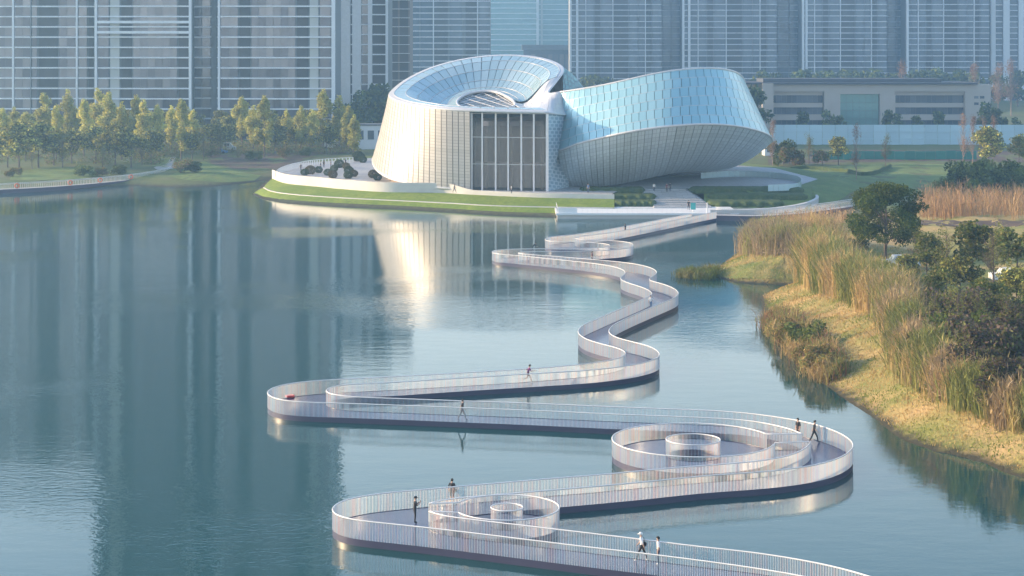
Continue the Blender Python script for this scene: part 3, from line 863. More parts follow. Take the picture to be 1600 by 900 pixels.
# boardwalk leading right from the landing
bw = empty('boardwalk', (40, 337, 0)); tag(bw, 'pale railed boardwalk curving right from the landing behind the reeds', 'boardwalk')
bl = catmull([W(a, b, 1.0)[:2] for a, b in [(1119, 336), (1180, 337), (1240, 334), (1290, 328), (1345, 320)]], step=0.6)
br_ = bl + np.array([0.4, 3.2])
vs = [(p[0], p[1], 0.9) for p in bl] + [(p[0], p[1], 0.9) for p in br_]
n_ = len(bl)
link('boardwalk_deck', mesh('boardwalk_deck', vs, up(vs, [(i, i + 1, n_ + i + 1, n_ + i) for i in range(n_ - 1)])), M['path'], bw)
side_run(bl, parent=bw, step=0.35, z0=0.9, z1=2.0, fas='boardwalk_edge')
side_run(br_, parent=bw, step=0.35, z0=0.9, z1=2.0, fas='boardwalk_edge')
# two thin posts and a green sign board at the landing
def sign_post(px, py, h, lab, col, board):
    g = W(px, py, 1.0); r = empty('sign_post', g); tag(r, lab, 'sign')
    m = MB(); m.tube([g, g + Vector((0, 0, h))], 0.09, 8); m.build('post', M['white'], r)
    if board:
        MB().box(g.x - 0.45, g.x + 0.45, g.y - 0.12, g.y - 0.04, 1.0 + h * 0.25, 1.0 + h).build('board', col, r)
    else:
        MB().box(g.x - 0.16, g.x + 0.16, g.y - 0.16, g.y + 0.16, 1.0 + h, 1.0 + h + 0.14).build('cap', col, r)
M['teal'] = simple('teal_board', (0.05, 0.36, 0.34), 0.5)
sign_post(1083, 331, 1.6, 'small teal notice board standing at the head of the ramp', M['teal'], True)
sign_post(1105, 333, 1.7, 'thin white post at the landing right of the teal board', M['white'], False)

# hedge layers flanking the steps
def blob_strip(name, x0, x1, y, depth, z0, h, mat, parent=None, seed=0):
    rr = random.Random(seed)
    n, mseg = 40, 9
    vs, fs = [], []
    for i in range(n + 1):
        t = i / n
        x = x0 + (x1 - x0) * t
        e = min(1.0, (1 - abs(2 * t - 1)) * 9 + 0.02) ** 0.5
        wob = 1 + 0.12 * math.sin(i * 0.9 + seed) + rr.uniform(-.05, .05)
        for j in range(mseg):
            a = math.pi * j / (mseg - 1)
            cxs, sn = math.cos(a), math.sin(a)
            vs.append((x, y - math.copysign(abs(cxs) ** 0.5, cxs) * depth / 2 * e * wob, z0 + h * sn ** 0.45 * (0.5 + 0.5 * e) + rr.uniform(-.04, .04)))
    for i in range(n):
        for j in range(mseg - 1):
            k = i * mseg + j
            fs.append((k, k + 1, k + mseg + 1, k + mseg))
    return link(name, mesh(name, vs, fs, True), mat, parent)
for k, (a, b, y, z0, nm) in enumerate([(905, 1008, 366, 2.35, 'upper'), (925, 1026, 358, 1.7, 'middle'), (958, 1026, 351, 1.05, 'lower')]):
    o = blob_strip('hedge', (a - CX) * y / F, (b - CX) * y / F, y, 6.0, z0 - 0.2, 1.1, M['hedge'], seed=k)
    tag(o, f'{nm} of three dark hedge layers left of the plaza steps', 'hedge', 'hedge layers beside the steps')
for k, (a, b, y, z0, nm) in enumerate([(1076, 1256, 367, 2.35, 'upper'), (1106, 1262, 359, 1.7, 'middle'), (1104, 1225, 351, 1.05, 'lower')]):
    o = blob_strip('hedge', (a - CX) * y / F, (b - CX) * y / F, y, 6.0, z0 - 0.2, 1.1, M['hedge'], seed=k + 7)
    tag(o, f'{nm} of three dark hedge layers right of the plaza steps', 'hedge', 'hedge layers beside the steps')
# mounds carrying the hedges
for (a, b, lab) in ((874, 1026, 'l'), (1100, 1268, 'r')):
    vs, fs = [], []
    for (y, z) in ((347.6, 0.2), (348, 0.95), (372, 2.6), (385, 2.6)):
        for i in range(13):
            px = a + (b - a) * i / 12
            vs.append(((px - CX) * y / F, y, z))
    for j in range(3):
        for i in range(12):
            k = j * 13 + i
            fs.append((k, k + 1, k + 14, k + 13))
    tag(link('grass_slope', mesh('grass_slope', vs, fs, True), M['lawn']), kind='structure')
# kerbed path round the right end, low curved glass balustrade, small pool rim
kb = catmull([W(a, b, 1.6) for a, b in [(1110, 328), (1180, 327), (1235, 322), (1270, 314), (1279, 306), (1262, 298)]], n=50)
kb2 = inset(kb, kb + np.array([[-0.5, 1.0, 0]]), 1.0)
kb2[:, 2] += 0.0
tag(ribbon('kerb', kb, kb2, M['whitestone'], nv=2), kind='structure')
kb3 = kb.copy(); kb3[:, 2] = 0.6
tag(ribbon('kerb', kb3, kb, M['whitestone'], nv=2, smooth=False), kind='structure')
gb = empty('curved_balustrade', W(1250, 297, PLZ)); tag(gb, 'low curved pale glass balustrade round the right end of the plaza', 'balustrade')
gl = catmull([W(a, b, PLZ)[:2] for a, b in [(1095, 279), (1150, 276), (1205, 278), (1240, 283), (1252, 291), (1240, 297), (1200, 299)]], step=1.2)
M['railglass'] = simple('frosted_rail_glass', (0.48, 0.62, 0.64), 0.2, var=0.05)
for i in range(len(gl) - 1):
    a, b = gl[i], gl[i + 1]
    d = (b - a) / np.linalg.norm(b - a)
    MB().obox((a + b) / 2, d, (-d[1], d[0]), np.linalg.norm(b - a) / 2 - 0.03, 0.03, PLZ, PLZ + 1.25).build('glass_panel', M['railglass'], gb)
# rail at the back of the left plaza
lr = empty('plaza_railing', W(430, 268, PLZ)); tag(lr, 'white post railing along the back of the left plaza', 'railing')
lp = catmull([(-50.3, 402), (-50.5, 415), (-49, 430), (-45, 443), (-38, 451)], step=1.1)
for p in lp:
    MB().box(p[0] - 0.12, p[0] + 0.12, p[1] - 0.12, p[1] + 0.12, PLZ, PLZ + 1.2).build('post', M['white'], lr)
m = MB(); m.tube([(p[0], p[1], PLZ + 1.22) for p in lp], 0.07, 6); m.build('handrail', M['white'], lr)

# ------------------------------------------------------------------ the museum
mus = empty('museum', (0, 372, PLZ))
tag(mus, 'white and blue figure-eight museum with a bowl roof and overhanging right loop', 'museum')
D = 9.0
def C(lst, n, closed=False): return catmull([U(a, b, y + D) for a, b, y in lst], n=n, closed=closed)

class Surf:
    """ruled surface between two curves, v from A to B, bent by 'sag' metres"""
    def __init__(s, A, B, sag=0.0, out=0.0):
        s.A, s.B, s.sag, s.out, s.roll, s.fade = A, B, sag, out, 0.0, 0.0
        s.n = len(A)
    def __call__(s, u, v):
        x = u * (s.n - 1); i = min(int(x), s.n - 2); t = x - i
        a = s.A[i] * (1 - t) + s.A[i + 1] * t
        b = s.B[i] * (1 - t) + s.B[i + 1] * t
        p = Vector(a * (1 - v) + b * v)
        p.z -= s.sag * 4 * v * (1 - v)
        if s.roll: p.z += s.roll * (max(0.0, 1 - u * s.fade)) * math.sin(2 * math.pi * v)
        if s.out:
            q = p - Vector((s.out_c[0], s.out_c[1], p.z)); q.normalize()
            p += q * s.out * 4 * v * (1 - v)
        return p
    def normal(s, u, v):
        e = 1e-3
        a = s(min(u + e, 1), v) - s(max(u - e, 0), v); b = s(u, min(v + e, 1)) - s(u, max(v - e, 0))
        n = a.cross(b); n.normalize(); return n

def backing(S, nu, nv, sign, off, name, mat, parent, smooth=True):
    vs, fs, uv = [], [], []
    for i in range(nu + 1):
        for j in range(nv + 1):
            u, v = i / nu, j / nv
            vs.append(S(u, v) + S.normal(u, v) * sign * off); uv.append((u, v))
    for i in range(nu):
        for j in range(nv):
            k = i * (nv + 1) + j
            f = (k, k + nv + 1, k + nv + 2, k + 1)
            fs.append(f if sign > 0 else f[::-1])
    return link(name, mesh(name, vs, fs, smooth, uvs=uv), mat, parent)

def panels(S, us, vs_, sign, name, mat, parent, gu=0.06, gv=0.04, off=0.1, th=0.14, seg=1, segu=1, shift=0.0):
    """each panel a thin box lying on the surface"""
    for j in range(len(vs_) - 1):
        sh = shift * (j % 2) * (us[1] - us[0])
        for i in range(len(us) - 1):
            u0, u1, v0, v1 = us[i] + sh, us[i + 1] + sh, vs_[j], vs_[j + 1]
            if u1 > 1.0001: u1 = 1.0
            if u1 - u0 < 1e-4: continue
            du, dv = (u1 - u0) * gu, (v1 - v0) * gv
            u0 += du; u1 -= du; v0 += dv; v1 -= dv
            V, Fc, uv = [], [], []
            for a in range(segu + 1):
                for b in range(seg + 1):
                    u, v = u0 + (u1 - u0) * a / segu, v0 + (v1 - v0) * b / seg
                    n = S.normal(u, v) * sign; p = S(u, v)
                    V += [p + n * (off + th), p + n * off]; uv += [(a / segu, b / seg)] * 2
            def q(a, b, l): return (a * (seg + 1) + b) * 2 + l
            def add(*f): Fc.append(f if sign > 0 else f[::-1])
            for a in range(segu):
                for b in range(seg):
                    add(q(a, b, 0), q(a + 1, b, 0), q(a + 1, b + 1, 0), q(a, b + 1, 0))
                add(q(a, 0, 0), q(a, 0, 1), q(a + 1, 0, 1), q(a + 1, 0, 0))
                add(q(a, seg, 0), q(a + 1, seg, 0), q(a + 1, seg, 1), q(a, seg, 1))
            for b in range(seg):
                add(q(0, b, 0), q(0, b + 1, 0), q(0, b + 1, 1), q(0, b, 1))
                add(q(segu, b, 0), q(segu, b, 1), q(segu, b + 1, 1), q(segu, b + 1, 0))
            link(name, mesh(name, V, Fc, False, uvs=uv), mat, parent)

N = 160
# --- bowl roof: outer rim from the front, round the left and back, to the saddle at the right
rim_l = [(858, 176, 353), (800, 175, 354), (735, 173, 356), (690, 170.5, 359), (650, 165, 365), (624, 159, 372), (609, 151, 380), (613, 142, 388), (638, 123, 398), (675, 106, 404),
         (720, 94, 407), (770, 87.5, 408), (815, 87.5, 407), (850, 92.5, 403), (873, 101, 397), (880, 110, 391), (874, 121, 385), (862, 135, 379), (854, 146, 372), (852, 153, 366)]
ocu_l = [(800, 168, 369), (785, 171, 368), (755, 172, 368), (735, 171, 369), (722, 168, 371), (715, 164, 375), (714, 160, 378), (716, 156, 381), (722, 151, 384), (731, 147, 386.5),
         (742, 144, 388), (755, 142.5, 388.5), (768, 143, 388), (780, 145.5, 386.5), (790, 150, 384), (797, 154, 381), (801, 157, 379), (803, 160, 377), (805, 163, 374), (804, 166, 371)]
def by_index(lst, n):
    P = np.array([tuple(U(a, b, y + D)) for a, b, y in lst])
    k = len(P)
    full = catmull(P, n=4000)
    # parameter by control index so that both curves keep pace
    idx = [int(np.argmin(np.linalg.norm(full - p, axis=1))) for p in P]
    t = np.linspace(0, k - 1, n)
    f = np.interp(t, np.arange(k), idx)
    lo_ = np.floor(f).astype(int).clip(0, 3998); w = (f - lo_)[:, None]
    return full[lo_] * (1 - w) + full[lo_ + 1] * w
R1 = by_index(rim_l[:17], N); O1 = by_index(ocu_l[:17], N)
OC = catmull([U(a, b, y + D) for a, b, y in ocu_l], n=N, closed=True)
bowl = Surf(R1, O1, sag=0.7); bowl.roll = 1.0
bo = backing(bowl, 90, 10, -1, -0.02, 'bowl_roof', M['backing'], mus)
nb = bowl.normal(0.6, 0.4); bsg = 1 if nb.z > 0 else -1
vrow = [0, 0.07, 0.24, 0.41, 0.57, 0.72, 0.86, 1.0]
ub = np.linspace(0.0, 1.0, 46)
panels(bowl, ub, vrow[1:], bsg, 'glass_panel', M['bowlglass'], bo, gu=0.04, gv=0.03)
# rim row is opaque white metal
panels(bowl, np.linspace(0.0, 1.0, 51), vrow[:2], bsg, 'rim_panel', M['trim'], bo, gu=0.012, gv=0.0, off=0.1)
for v in vrow[1:-1]:
    m = MB(); m.tube([bowl(u, v) + bowl.normal(u, v) * bsg * 0.26 for u in np.linspace(0.03, 1, 70)], 0.06, 6); m.build('ring_rib', M['trim'], bo, True)
m = MB(); m.tube([bowl(u, 0.0) for u in np.linspace(0, 1, 120)], 0.24, 8); m.build('rim_trim', M['trim'], bo, True)
# saddle: the strip, painted white for its glare, that leaves the bowl, dips and runs on into the right loop
SU = by_index([(874, 121, 385), (866, 131, 381.5), (859, 140, 377), (856.5, 145.5, 372), (860, 147, 370), (868, 145.8, 369), (878, 144, 369)], N)
SL = by_index([(803, 160.5, 376), (805, 165, 371), (815, 170, 364), (836, 174, 357), (858, 176.5, 354), (874, 178.5, 360), (889, 180, 367)], N)
SU[3:-3], SL[3:-3] = soften(SU, 6)[3:-3], soften(SL, 6)[3:-3]
sad = Surf(SU, SL, sag=0.7); sad.roll, sad.fade = 1.0, 2.0
sg = 1 if sad.normal(0.3, 0.5).z > 0 else -1
sd = backing(sad, 40, 8, sg, 0.0, 'saddle', M['armback'], mus)
panels(sad, np.linspace(0, 1, 15), np.linspace(0, 1, 6), sg, 'glare_white_panel', M['trim'], sd, gu=0.02, gv=0.015, off=0.03, seg=2, segu=2)  # white colour stands for sun and sky reflected in glass panels
m = MB(); m.tube([sad(u, 0.0) for u in np.linspace(0, 1, 60)], 0.24, 8); m.build('rim_trim', M['trim'], sd, True)
m = MB(); m.tube([sad(u, 1.0) for u in np.linspace(0.45, 1, 30)], 0.2, 8); m.build('edge_trim', M['trim'], sd, True)
# oculus with its dark lattice
oc = np.mean(OC, axis=0)
vs = [Vector(p) - Vector((0, 0, 0.5)) for p in OC[::4]]
o_ = link('oculus', mesh('oculus', vs, [tuple(range(len(vs)))]), simple('dark_skylight', (0.12, 0.14, 0.15), 0.25, metal=0.2), mus)
m = MB()
ex = Vector(OC[110] - OC[25]); 
for k in range(1, 11):
    t = k / 11
    i0, i1 = int(t * N / 2), int(N - 1 - t * N / 2)
    m.tube([Vector(OC[min(i0, N - 1)]) - Vector((0, 0, 0.4)), Vector(OC[max(i1, 0)]) - Vector((0, 0, 0.4))], 0.07, 4)
for k in range(1, 9):
    t = k / 9
    i0 = int((0.25 + 0.5 * t) * N) % N; i1 = int((0.25 - 0.5 * t) * N) % N
    m.tube([Vector(OC[i0]) - Vector((0, 0, 0.36)), Vector(OC[i1]) - Vector((0, 0, 0.36))], 0.07, 4)
m.build('oculus_lattice', M['trim'], o_)
m = MB(); m.tube([tuple(p) for p in OC[::2]] + [tuple(OC[0])], 0.28, 8); m.build('oculus_rim', M['trim'], o_, True)

# --- left cladding wall, bottom lip lifted towards the left
top_l = [(735, 173, 356), (690, 170.5, 359), (650, 165, 365), (624, 159, 372), (609, 151, 380), (613, 142, 388), (638, 123, 398), (675, 106, 404)]
bot_l = [(736, 297, 356), (690, 293.5, 358), (645, 287.5, 362), (612, 279, 367), (590, 266, 376), (583, 249, 388), (596, 238, 402), (640, 232, 414)]
TL, BL = by_index(top_l, N), by_index(bot_l, N)
wall = Surf(TL, BL)
ws = 1 if wall.normal(0.1, 0.5).y < 0 else -1
wb = backing(wall, 60, 6, ws, -0.05, 'left_wall', M['backing'], mus)
panels(wall, np.concatenate([np.linspace(0, 0.31, 12), np.linspace(0.31, 1.0, 25)[1:]]), [0, 1.0], ws, 'cladding_strip', M['cream'], wb, gu=0.035, gv=0.0, off=0.05, th=0.16, seg=8)
m = MB(); m.tube([wall(u, 1.0) for u in np.linspace(0, 1, 80)], 0.3, 8); m.build('lower_lip', M['trim'], wb, True)
# recessed plinth below the lip
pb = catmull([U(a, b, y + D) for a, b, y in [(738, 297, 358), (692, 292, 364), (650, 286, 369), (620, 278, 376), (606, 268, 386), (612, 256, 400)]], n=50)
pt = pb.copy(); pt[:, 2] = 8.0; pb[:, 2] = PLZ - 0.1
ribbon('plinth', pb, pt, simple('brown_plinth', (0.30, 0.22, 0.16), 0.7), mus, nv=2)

# --- glass hall at the front
gx = [736.5, 753.5, 774.5, 794, 814.5, 834, 855]
def hallpt(px, py):
    t = (px - 736) / 120.0
    return U(px, py, 357 + D - 3.6 * t)
gh = MB()
c0, c1, c2, c3 = hallpt(736, 177), hallpt(856, 177), hallpt(856, 299), hallpt(736, 297)
rows = [177, 214, 256, 297.5]
hall = empty('hall', hallpt(736, 297)); hall.parent = mus; hall.matrix_parent_inverse = mus.matrix_basis.inverted()
dep = Vector((0.6, 7.5, 0))
def quadmesh(name, pts, mat, parent): return link(name, mesh(name, pts, [(0, 1, 2, 3)]), mat, parent)
b0, b1 = hallpt(737, 178) + dep, hallpt(855, 178) + dep
zlow = hallpt(736, 256).z
fl0, fl1 = Vector((b0.x, b0.y, PLZ)), Vector((b1.x, b1.y, PLZ))
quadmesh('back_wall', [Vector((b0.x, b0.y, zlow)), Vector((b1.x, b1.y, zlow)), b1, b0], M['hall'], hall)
quadmesh('lower_back_wall', [fl0, fl1, Vector((b1.x, b1.y, zlow)), Vector((b0.x, b0.y, zlow))], M['hall_daylit'], hall)
a0, a1 = hallpt(737, 178), hallpt(855, 178)
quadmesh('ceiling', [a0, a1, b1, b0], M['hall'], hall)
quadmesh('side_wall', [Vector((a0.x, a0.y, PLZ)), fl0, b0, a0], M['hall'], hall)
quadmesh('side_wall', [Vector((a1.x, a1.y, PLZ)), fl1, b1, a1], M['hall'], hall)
for k in range(6):
    for j in range(3):
        pts = []
        for (px, py) in ((gx[k] + .6, rows[j] + .6), (gx[k + 1] - .6, rows[j] + .6), (gx[k + 1] - .6, rows[j + 1] - .6), (gx[k] + .6, rows[j + 1] - .6)):
            pts.append(hallpt(px, py))
        pts2 = [p + Vector((0, 0.06, 0)) for p in pts]
        link('pane', mesh('pane', pts + pts2, [(0, 1, 2, 3), (4, 7, 6, 5), (0, 4, 5, 1), (1, 5, 6, 2), (2, 6, 7, 3), (3, 7, 4, 0)]), M['hallglass'], hall)
for k, px in enumerate(gx):
    a, b = hallpt(px, 176), hallpt(px, 299)
    w = 0.16 if 0 < k < 6 else 0.26
    MB().box(a.x - w, a.x + w, a.y - 0.42, a.y + 0.12, PLZ, a.z).build('mullion', M['mullion'], hall)
for j, py in enumerate(rows):
    a, b = hallpt(736, py), hallpt(856, py)
    m = MB(); dx = (b - a).normalized()
    m.obox((a + b) / 2 + Vector((0, 0.05, 0)), dx[:2], (-dx[1], dx[0]), (b - a).length / 2, 0.05, a.z - 0.05, a.z + 0.05)
    m.build('transom', M['mullion'], hall)
# dark inner portal frames seen through the glass
for px in (757, 776, 796, 815, 832, 846):
    a = hallpt(px, 190) + Vector((0.2, 3.0, 0))
    MB().box(a.x - 0.35, a.x + 0.35, a.y - 0.3, a.y + 0.3, PLZ, a.z).build('column', M['hall'], hall)
a = hallpt(752, 192) + Vector((0, 2.6, 0)); b = hallpt(848, 192) + Vector((0, 2.6, 0))
MB().box(a.x, b.x, min(a.y, b.y), a.y + 0.5, a.z - 0.6, a.z + 0.4).build('beam', M['hall'], hall)
# tiled flank right of the hall, and the pale strip along its left edge
fk = [hallpt(856, 176), U(889, 178, 368 + D), U(873, 234, 366 + D), U(889, 285, 364 + D), Vector((U(889, 299, 364 + D).x, 364 + D, PLZ)), Vector((hallpt(856, 299).x, hallpt(856, 299).y, PLZ))]
uvf = [(0, 1), (1, 1), (.55, .55), (1, .15), (1, 0), (0, 0)]
link('hall_flank', mesh('hall_flank', fk, [(0, 5, 4, 3, 2, 1)], uvs=uvf), M['lattice'], mus)

# --- right loop: outer glazed band (T top, Mi middle rim), soffit (Mi to B)
T_l = [(877, 144, 369), (882, 143.6, 368.5), (888, 143, 368), (910, 140, 366), (940, 135, 364), (975, 127.5, 362), (1010, 119.5, 361), (1050, 112, 361), (1090, 108, 363), (1122, 108, 368), (1146, 113, 376), (1158, 121, 386), (1163, 130, 398)]
M_l = [(888, 180, 367), (881, 206, 365), (872, 234, 362), (905, 225, 355), (938, 217, 351), (975, 209, 348), (1010, 203, 347), (1050, 198, 347), (1095, 195, 350), (1138, 196.5, 357), (1176, 203, 367), (1200, 212, 378), (1206, 221, 392)]
B_l = [(889, 292, 367), (915, 292, 366), (940, 290, 365), (970, 286, 366), (1000, 280.5, 368), (1030, 273.5, 371), (1060, 269, 375), (1085, 267.5, 380), (1100, 267, 386), (1108, 267, 391), (1110, 266, 397)]
T2, M2, B2 = by_index(T_l, N), by_index(M_l, N), by_index(B_l, N)
M2s = by_index(M_l[2:], N)
band = Surf(T2, M2)
s2 = 1 if band.normal(0.6, 0.5).y < 0 else -1
bb = backing(band, 80, 6, s2, -0.02, 'glazed_band', M['armback'], mus)
vb = [0.0, 0.16, 0.33, 0.50, 0.67, 0.84, 1.0]
panels(band, np.linspace(0.0, 1.0, 39), vb, s2, 'glass_panel', M['armglass'], bb, gu=0.035, gv=0.025, shift=0.2)
for k, v in enumerate(vb):
    m = MB(); m.tube([band(u, v) + band.normal(u, v) * s2 * 0.2 for u in np.linspace(0, 1, 80)], 0.24 if v in (0.0, 1.0) else 0.07, 6)
    m.build('rim_trim' if v in (0.0, 1.0) else 'ring_rib', M['trim'], bb, True)
sof = Surf(M2s, B2, sag=1.6)
s3 = 1 if sof.normal(0.5, 0.5).z < 0 else -1
sb = backing(sof, 60, 10, s3, -0.03, 'soffit', M['backing'], mus)
panels(sof, np.linspace(0.0, 1.0, 34), [0.0, 1.0], s3, 'soffit_strip', M['soffit'], sb, gu=0.03, gv=0.0, off=0.05, th=0.12, seg=10)
# dark entrance under the lifted lip: drum wall set back
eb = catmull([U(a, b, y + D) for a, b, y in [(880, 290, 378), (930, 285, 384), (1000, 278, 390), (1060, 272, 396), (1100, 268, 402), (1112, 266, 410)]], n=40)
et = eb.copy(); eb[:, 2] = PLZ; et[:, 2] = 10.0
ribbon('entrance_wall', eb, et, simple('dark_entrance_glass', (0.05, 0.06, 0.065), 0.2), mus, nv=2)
# rear of the loop and its roof, so that the building is closed
Tb = catmull([U(a, b, y + D) for a, b, y in [(1163, 130, 398), (1150, 140, 414), (1090, 148, 424), (1000, 152, 424), (920, 152, 416), (870, 158, 396), (850, 162, 372)]], n=60)
Mb = catmull([U(a, b, y + D) for a, b, y in [(1206, 221, 392), (1180, 215, 418), (1100, 205, 432), (1000, 200, 434), (910, 200, 424), (870, 205, 400), (866, 195, 372)]], n=60)
Bb = catmull([U(a, b, y + D) for a, b, y in [(1110, 266, 397), (1090, 262, 412), (1040, 260, 422), (980, 260, 424), (910, 262, 416), (890, 268, 396), (886, 282, 376)]], n=60)
ribbon('rear_wall', Tb, Mb, M['armglass'], mus, nv=2)
ribbon('rear_soffit', Mb, Bb, simple('rear_soffit_metal', (0.42, 0.46, 0.48), 0.5), mus, nv=3)
rp = [Vector(p) - Vector((0, 0, 0.35)) for p in T2[8::4]] + [Vector(p) - Vector((0, 0, 0.35)) for p in Tb[2:-2:3]]
tri = tessellate_polygon([[Vector((p.x, p.y, 0)) for p in rp]])
link('loop_roof', mesh('loop_roof', rp, up(rp, [tuple(t) for t in tri])), simple('loop_roof_metal', (0.5, 0.55, 0.57), 0.4), mus)
# blue lattice wall behind the saddle
LA = by_index([(866, 97, 404), (882, 106, 401), (896, 117, 401), (916, 142, 401)], N)
LB = by_index([(846, 150, 401), (868, 152, 401), (890, 153, 401), (908, 154, 401)], N)
lat = Surf(LA, LB); s4 = 1 if lat.normal(0.5, 0.5).y < 0 else -1
lw = backing(lat, 20, 4, s4, -0.02, 'lattice_wall', simple('lattice_backing', (0.45, 0.55, 0.62), 0.5), mus)
panels(lat, np.linspace(0, 1, 10), np.linspace(0, 1, 7), s4, 'lattice_panel', M['armglass'], lw, gu=0.1, gv=0.1, shift=0.5)
# rear of the bowl drum
Rb = by_index([(675, 106, 404), (720, 94, 407), (770, 87.5, 408), (815, 87.5, 407), (850, 92.5, 403), (873, 101, 397), (880, 110, 391)], 60)
Rf = Rb.copy(); Rf[:, 1] += 8; Rf[:, 2] = PLZ
ribbon('drum_rear_wall', Rb, Rf, simple('drum_rear_metal', (0.6, 0.6, 0.58), 0.5), mus, nv=2)

# ------------------------------------------------------------------ towers
def coated_random(name, a, b, rough, metal):
    return coated(name, a, b, rough, metal)
M['tglass'] = coated('tower_glass', (0.09, 0.085, 0.10), (0.27, 0.25, 0.26), 0.12, 0.3)
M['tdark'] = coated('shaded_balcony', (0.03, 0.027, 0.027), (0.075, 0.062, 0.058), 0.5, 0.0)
M['tlight'] = coated('pale_wall_panel', (0.42, 0.43, 0.40), (0.50, 0.50, 0.46), 0.6, 0.0)
M['tslab'] = simple('white_slab_edge', (0.72, 0.74, 0.76), 0.5)
M['tbody'] = simple('grey_tower_wall', (0.16, 0.17, 0.18), 0.7)
M['tbrown'] = simple('brown_tower_wall', (0.20, 0.16, 0.14), 0.7)
M['tblue'] = coated('blue_tower_window', (0.05, 0.07, 0.10), (0.12, 0.15, 0.19), 0.15, 0.2)
M['tgreen'] = simple('teal_curtain_wall', (0.16, 0.30, 0.30), 0.2, metal=0.3)
M['beige'] = simple('beige_stone', (0.42, 0.38, 0.34), 0.75, var=0.08, scale=0.3)
M['roofdark'] = simple('dark_roof', (0.07, 0.075, 0.085), 0.7)
BASE = 1.2

def tower(label, Y, x0, x1, topz, bays, fh=3.2, depth=24, piers=(), body='tbody', rows=False, slab=0.22, pane=2.3, name='apartment_tower', group=None):
    """bays: (px0, px1, kind); in the part of the tower the photo shows every window is an object, the rest is joined"""
    X = lambda px: (px - CX) * Y / F
    root = empty(name, (X((x0 + x1) / 2), Y, BASE)); tag(root, label, 'tower', group)
    MB().box(X(x0), X(x1), Y + 0.9, Y + depth, -0.5, topz).build('tower_wall', M[body], root)
    vis = H + HY * Y / F + 3.5
    nfl = int((topz - BASE) / fh)
    hi = {}
    his = MB()
    cache = {}
    for i in range(nfl):
        z0 = BASE + i * fh
        low = z0 < vis
        if low:
            MB().box(X(x0), X(x1), Y - 0.1, Y + 0.9, z0 - slab, z0 + slab).build('slab_edge', M['tslab'], root)
        else:
            his.box(X(x0), X(x1), Y - 0.1, Y + 0.9, z0 - slab, z0 + slab)
        for (a, b, kind) in bays:
            xa, xb = X(a) + 0.08, X(b) - 0.08
            back = 0.35 if kind != 'tdark' else 0.8
            n = 1 if kind != 'tglass' and kind != 'tblue' else max(1, round((xb - xa) / pane))
            if rows: n = 1
            for k in range(n):
                pa, pb = xa + (xb - xa) * k / n + 0.06, xa + (xb - xa) * (k + 1) / n - 0.06
                if low:
                    key = (a, b, k)
                    if key not in cache:
                        cache[key] = mesh('window', *(lambda m: (m.v, m.f))(MB().box(pa, pb, Y + back, Y + back + 0.1, slab + 0.03, fh - slab - 0.03)))
                        cache[key].materials.append(M[kind])
                    o = bpy.data.objects.new('window_row' if rows else ('balcony' if kind == 'tdark' else 'wall_panel' if kind == 'tlight' else 'window'), cache[key])
                    COL.objects.link(o); o.parent = root
                    o.matrix_parent_inverse = Matrix.Translation((-root.location.x, -root.location.y, -root.location.z))
                    o.location = (0, 0, z0)
                else:
                    hi.setdefault(kind, MB()).box(pa, pb, Y + back, Y + back + 0.1, z0 + slab + 0.03, z0 + fh - slab - 0.03)
    for kind, m in hi.items():
        tag(m.build('upper_windows', M[kind], root), kind='stuff')
    if his.v: tag(his.build('upper_slab_edges', M['tslab'], root), kind='stuff')
    for (a, b, kind, proud) in piers:
        MB().box(X(a), X(b), Y - proud, Y + 0.95, -0.5, topz + 0.5).build('pier', M[kind], root)
    MB().box(X(x0) - 0.3, X(x1) + 0.3, Y - 0.4, Y + depth + 0.3, topz, topz + 1.2).build('roof_parapet', M['tslab'], root)
    return root

YL = 590.0
tower('grey glass apartment tower at the left picture edge', YL, -70, 147, 104,
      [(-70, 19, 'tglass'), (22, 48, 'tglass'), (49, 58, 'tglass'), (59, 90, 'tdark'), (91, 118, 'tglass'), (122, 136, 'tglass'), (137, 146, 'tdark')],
      piers=[(19, 22, 'tslab', .25), (118.5, 121.5, 'tslab', .25), (47.6, 49, 'tbody', .2)])
t2 = tower('dark glass tower with white picture-frame bands, second from the left', YL - 3, 148, 298, 148,
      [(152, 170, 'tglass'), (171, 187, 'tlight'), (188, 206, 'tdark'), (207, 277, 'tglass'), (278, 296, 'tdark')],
      piers=[(148.5, 152, 'tslab', .8), (295.5, 299.5, 'tslab', .8)])
for py in (34.5, 50.5):
    z = H - (py - HY) * (YL - 3) / F
    MB().box((149 - CX) * (YL - 3) / F, (299 - CX) * (YL - 3) / F, YL - 3 - 0.85, YL - 2.0, z - 0.4, z + 0.4).build('frame_band', M['tslab'], t2)
tower('narrow blue glass tower bay between the white framed tower and a dark pier', YL + 4, 300, 342, 146,
      [(300, 314, 'tglass'), (315, 329, 'tglass')], piers=[(330.5, 339, 'tbody', .4)])
tower('wide glass tower with dark balcony stacks and white edges beside the grove', YL - 3, 341, 522, 150,
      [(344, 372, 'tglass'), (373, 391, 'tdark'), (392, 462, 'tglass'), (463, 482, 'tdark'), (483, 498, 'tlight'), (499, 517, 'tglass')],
      piers=[(340.5, 344, 'tslab', .5), (518, 523.5, 'tslab', .5)])
tower('slim tower with broad white vertical piers beside the wide glass tower', 625, 523, 606, 74,
      [(524, 529, 'tglass'), (548, 550, 'tglass'), (565, 575, 'tglass'), (582, 602, 'tdark')], fh=3.3,
      piers=[(529.5, 547.5, 'tslab', .7), (550.5, 564.5, 'tslab', .7), (575, 581.5, 'tslab', .9), (602.5, 606, 'tslab', .6)])
tower('brown shaded tower edge behind the trees left of the bowl roof', 700, 606, 640, 80,
      [(608, 622, 'tdark'), (624, 638, 'tdark')], body='tbrown', fh=3.3, slab=0.1)
YR = 985.0
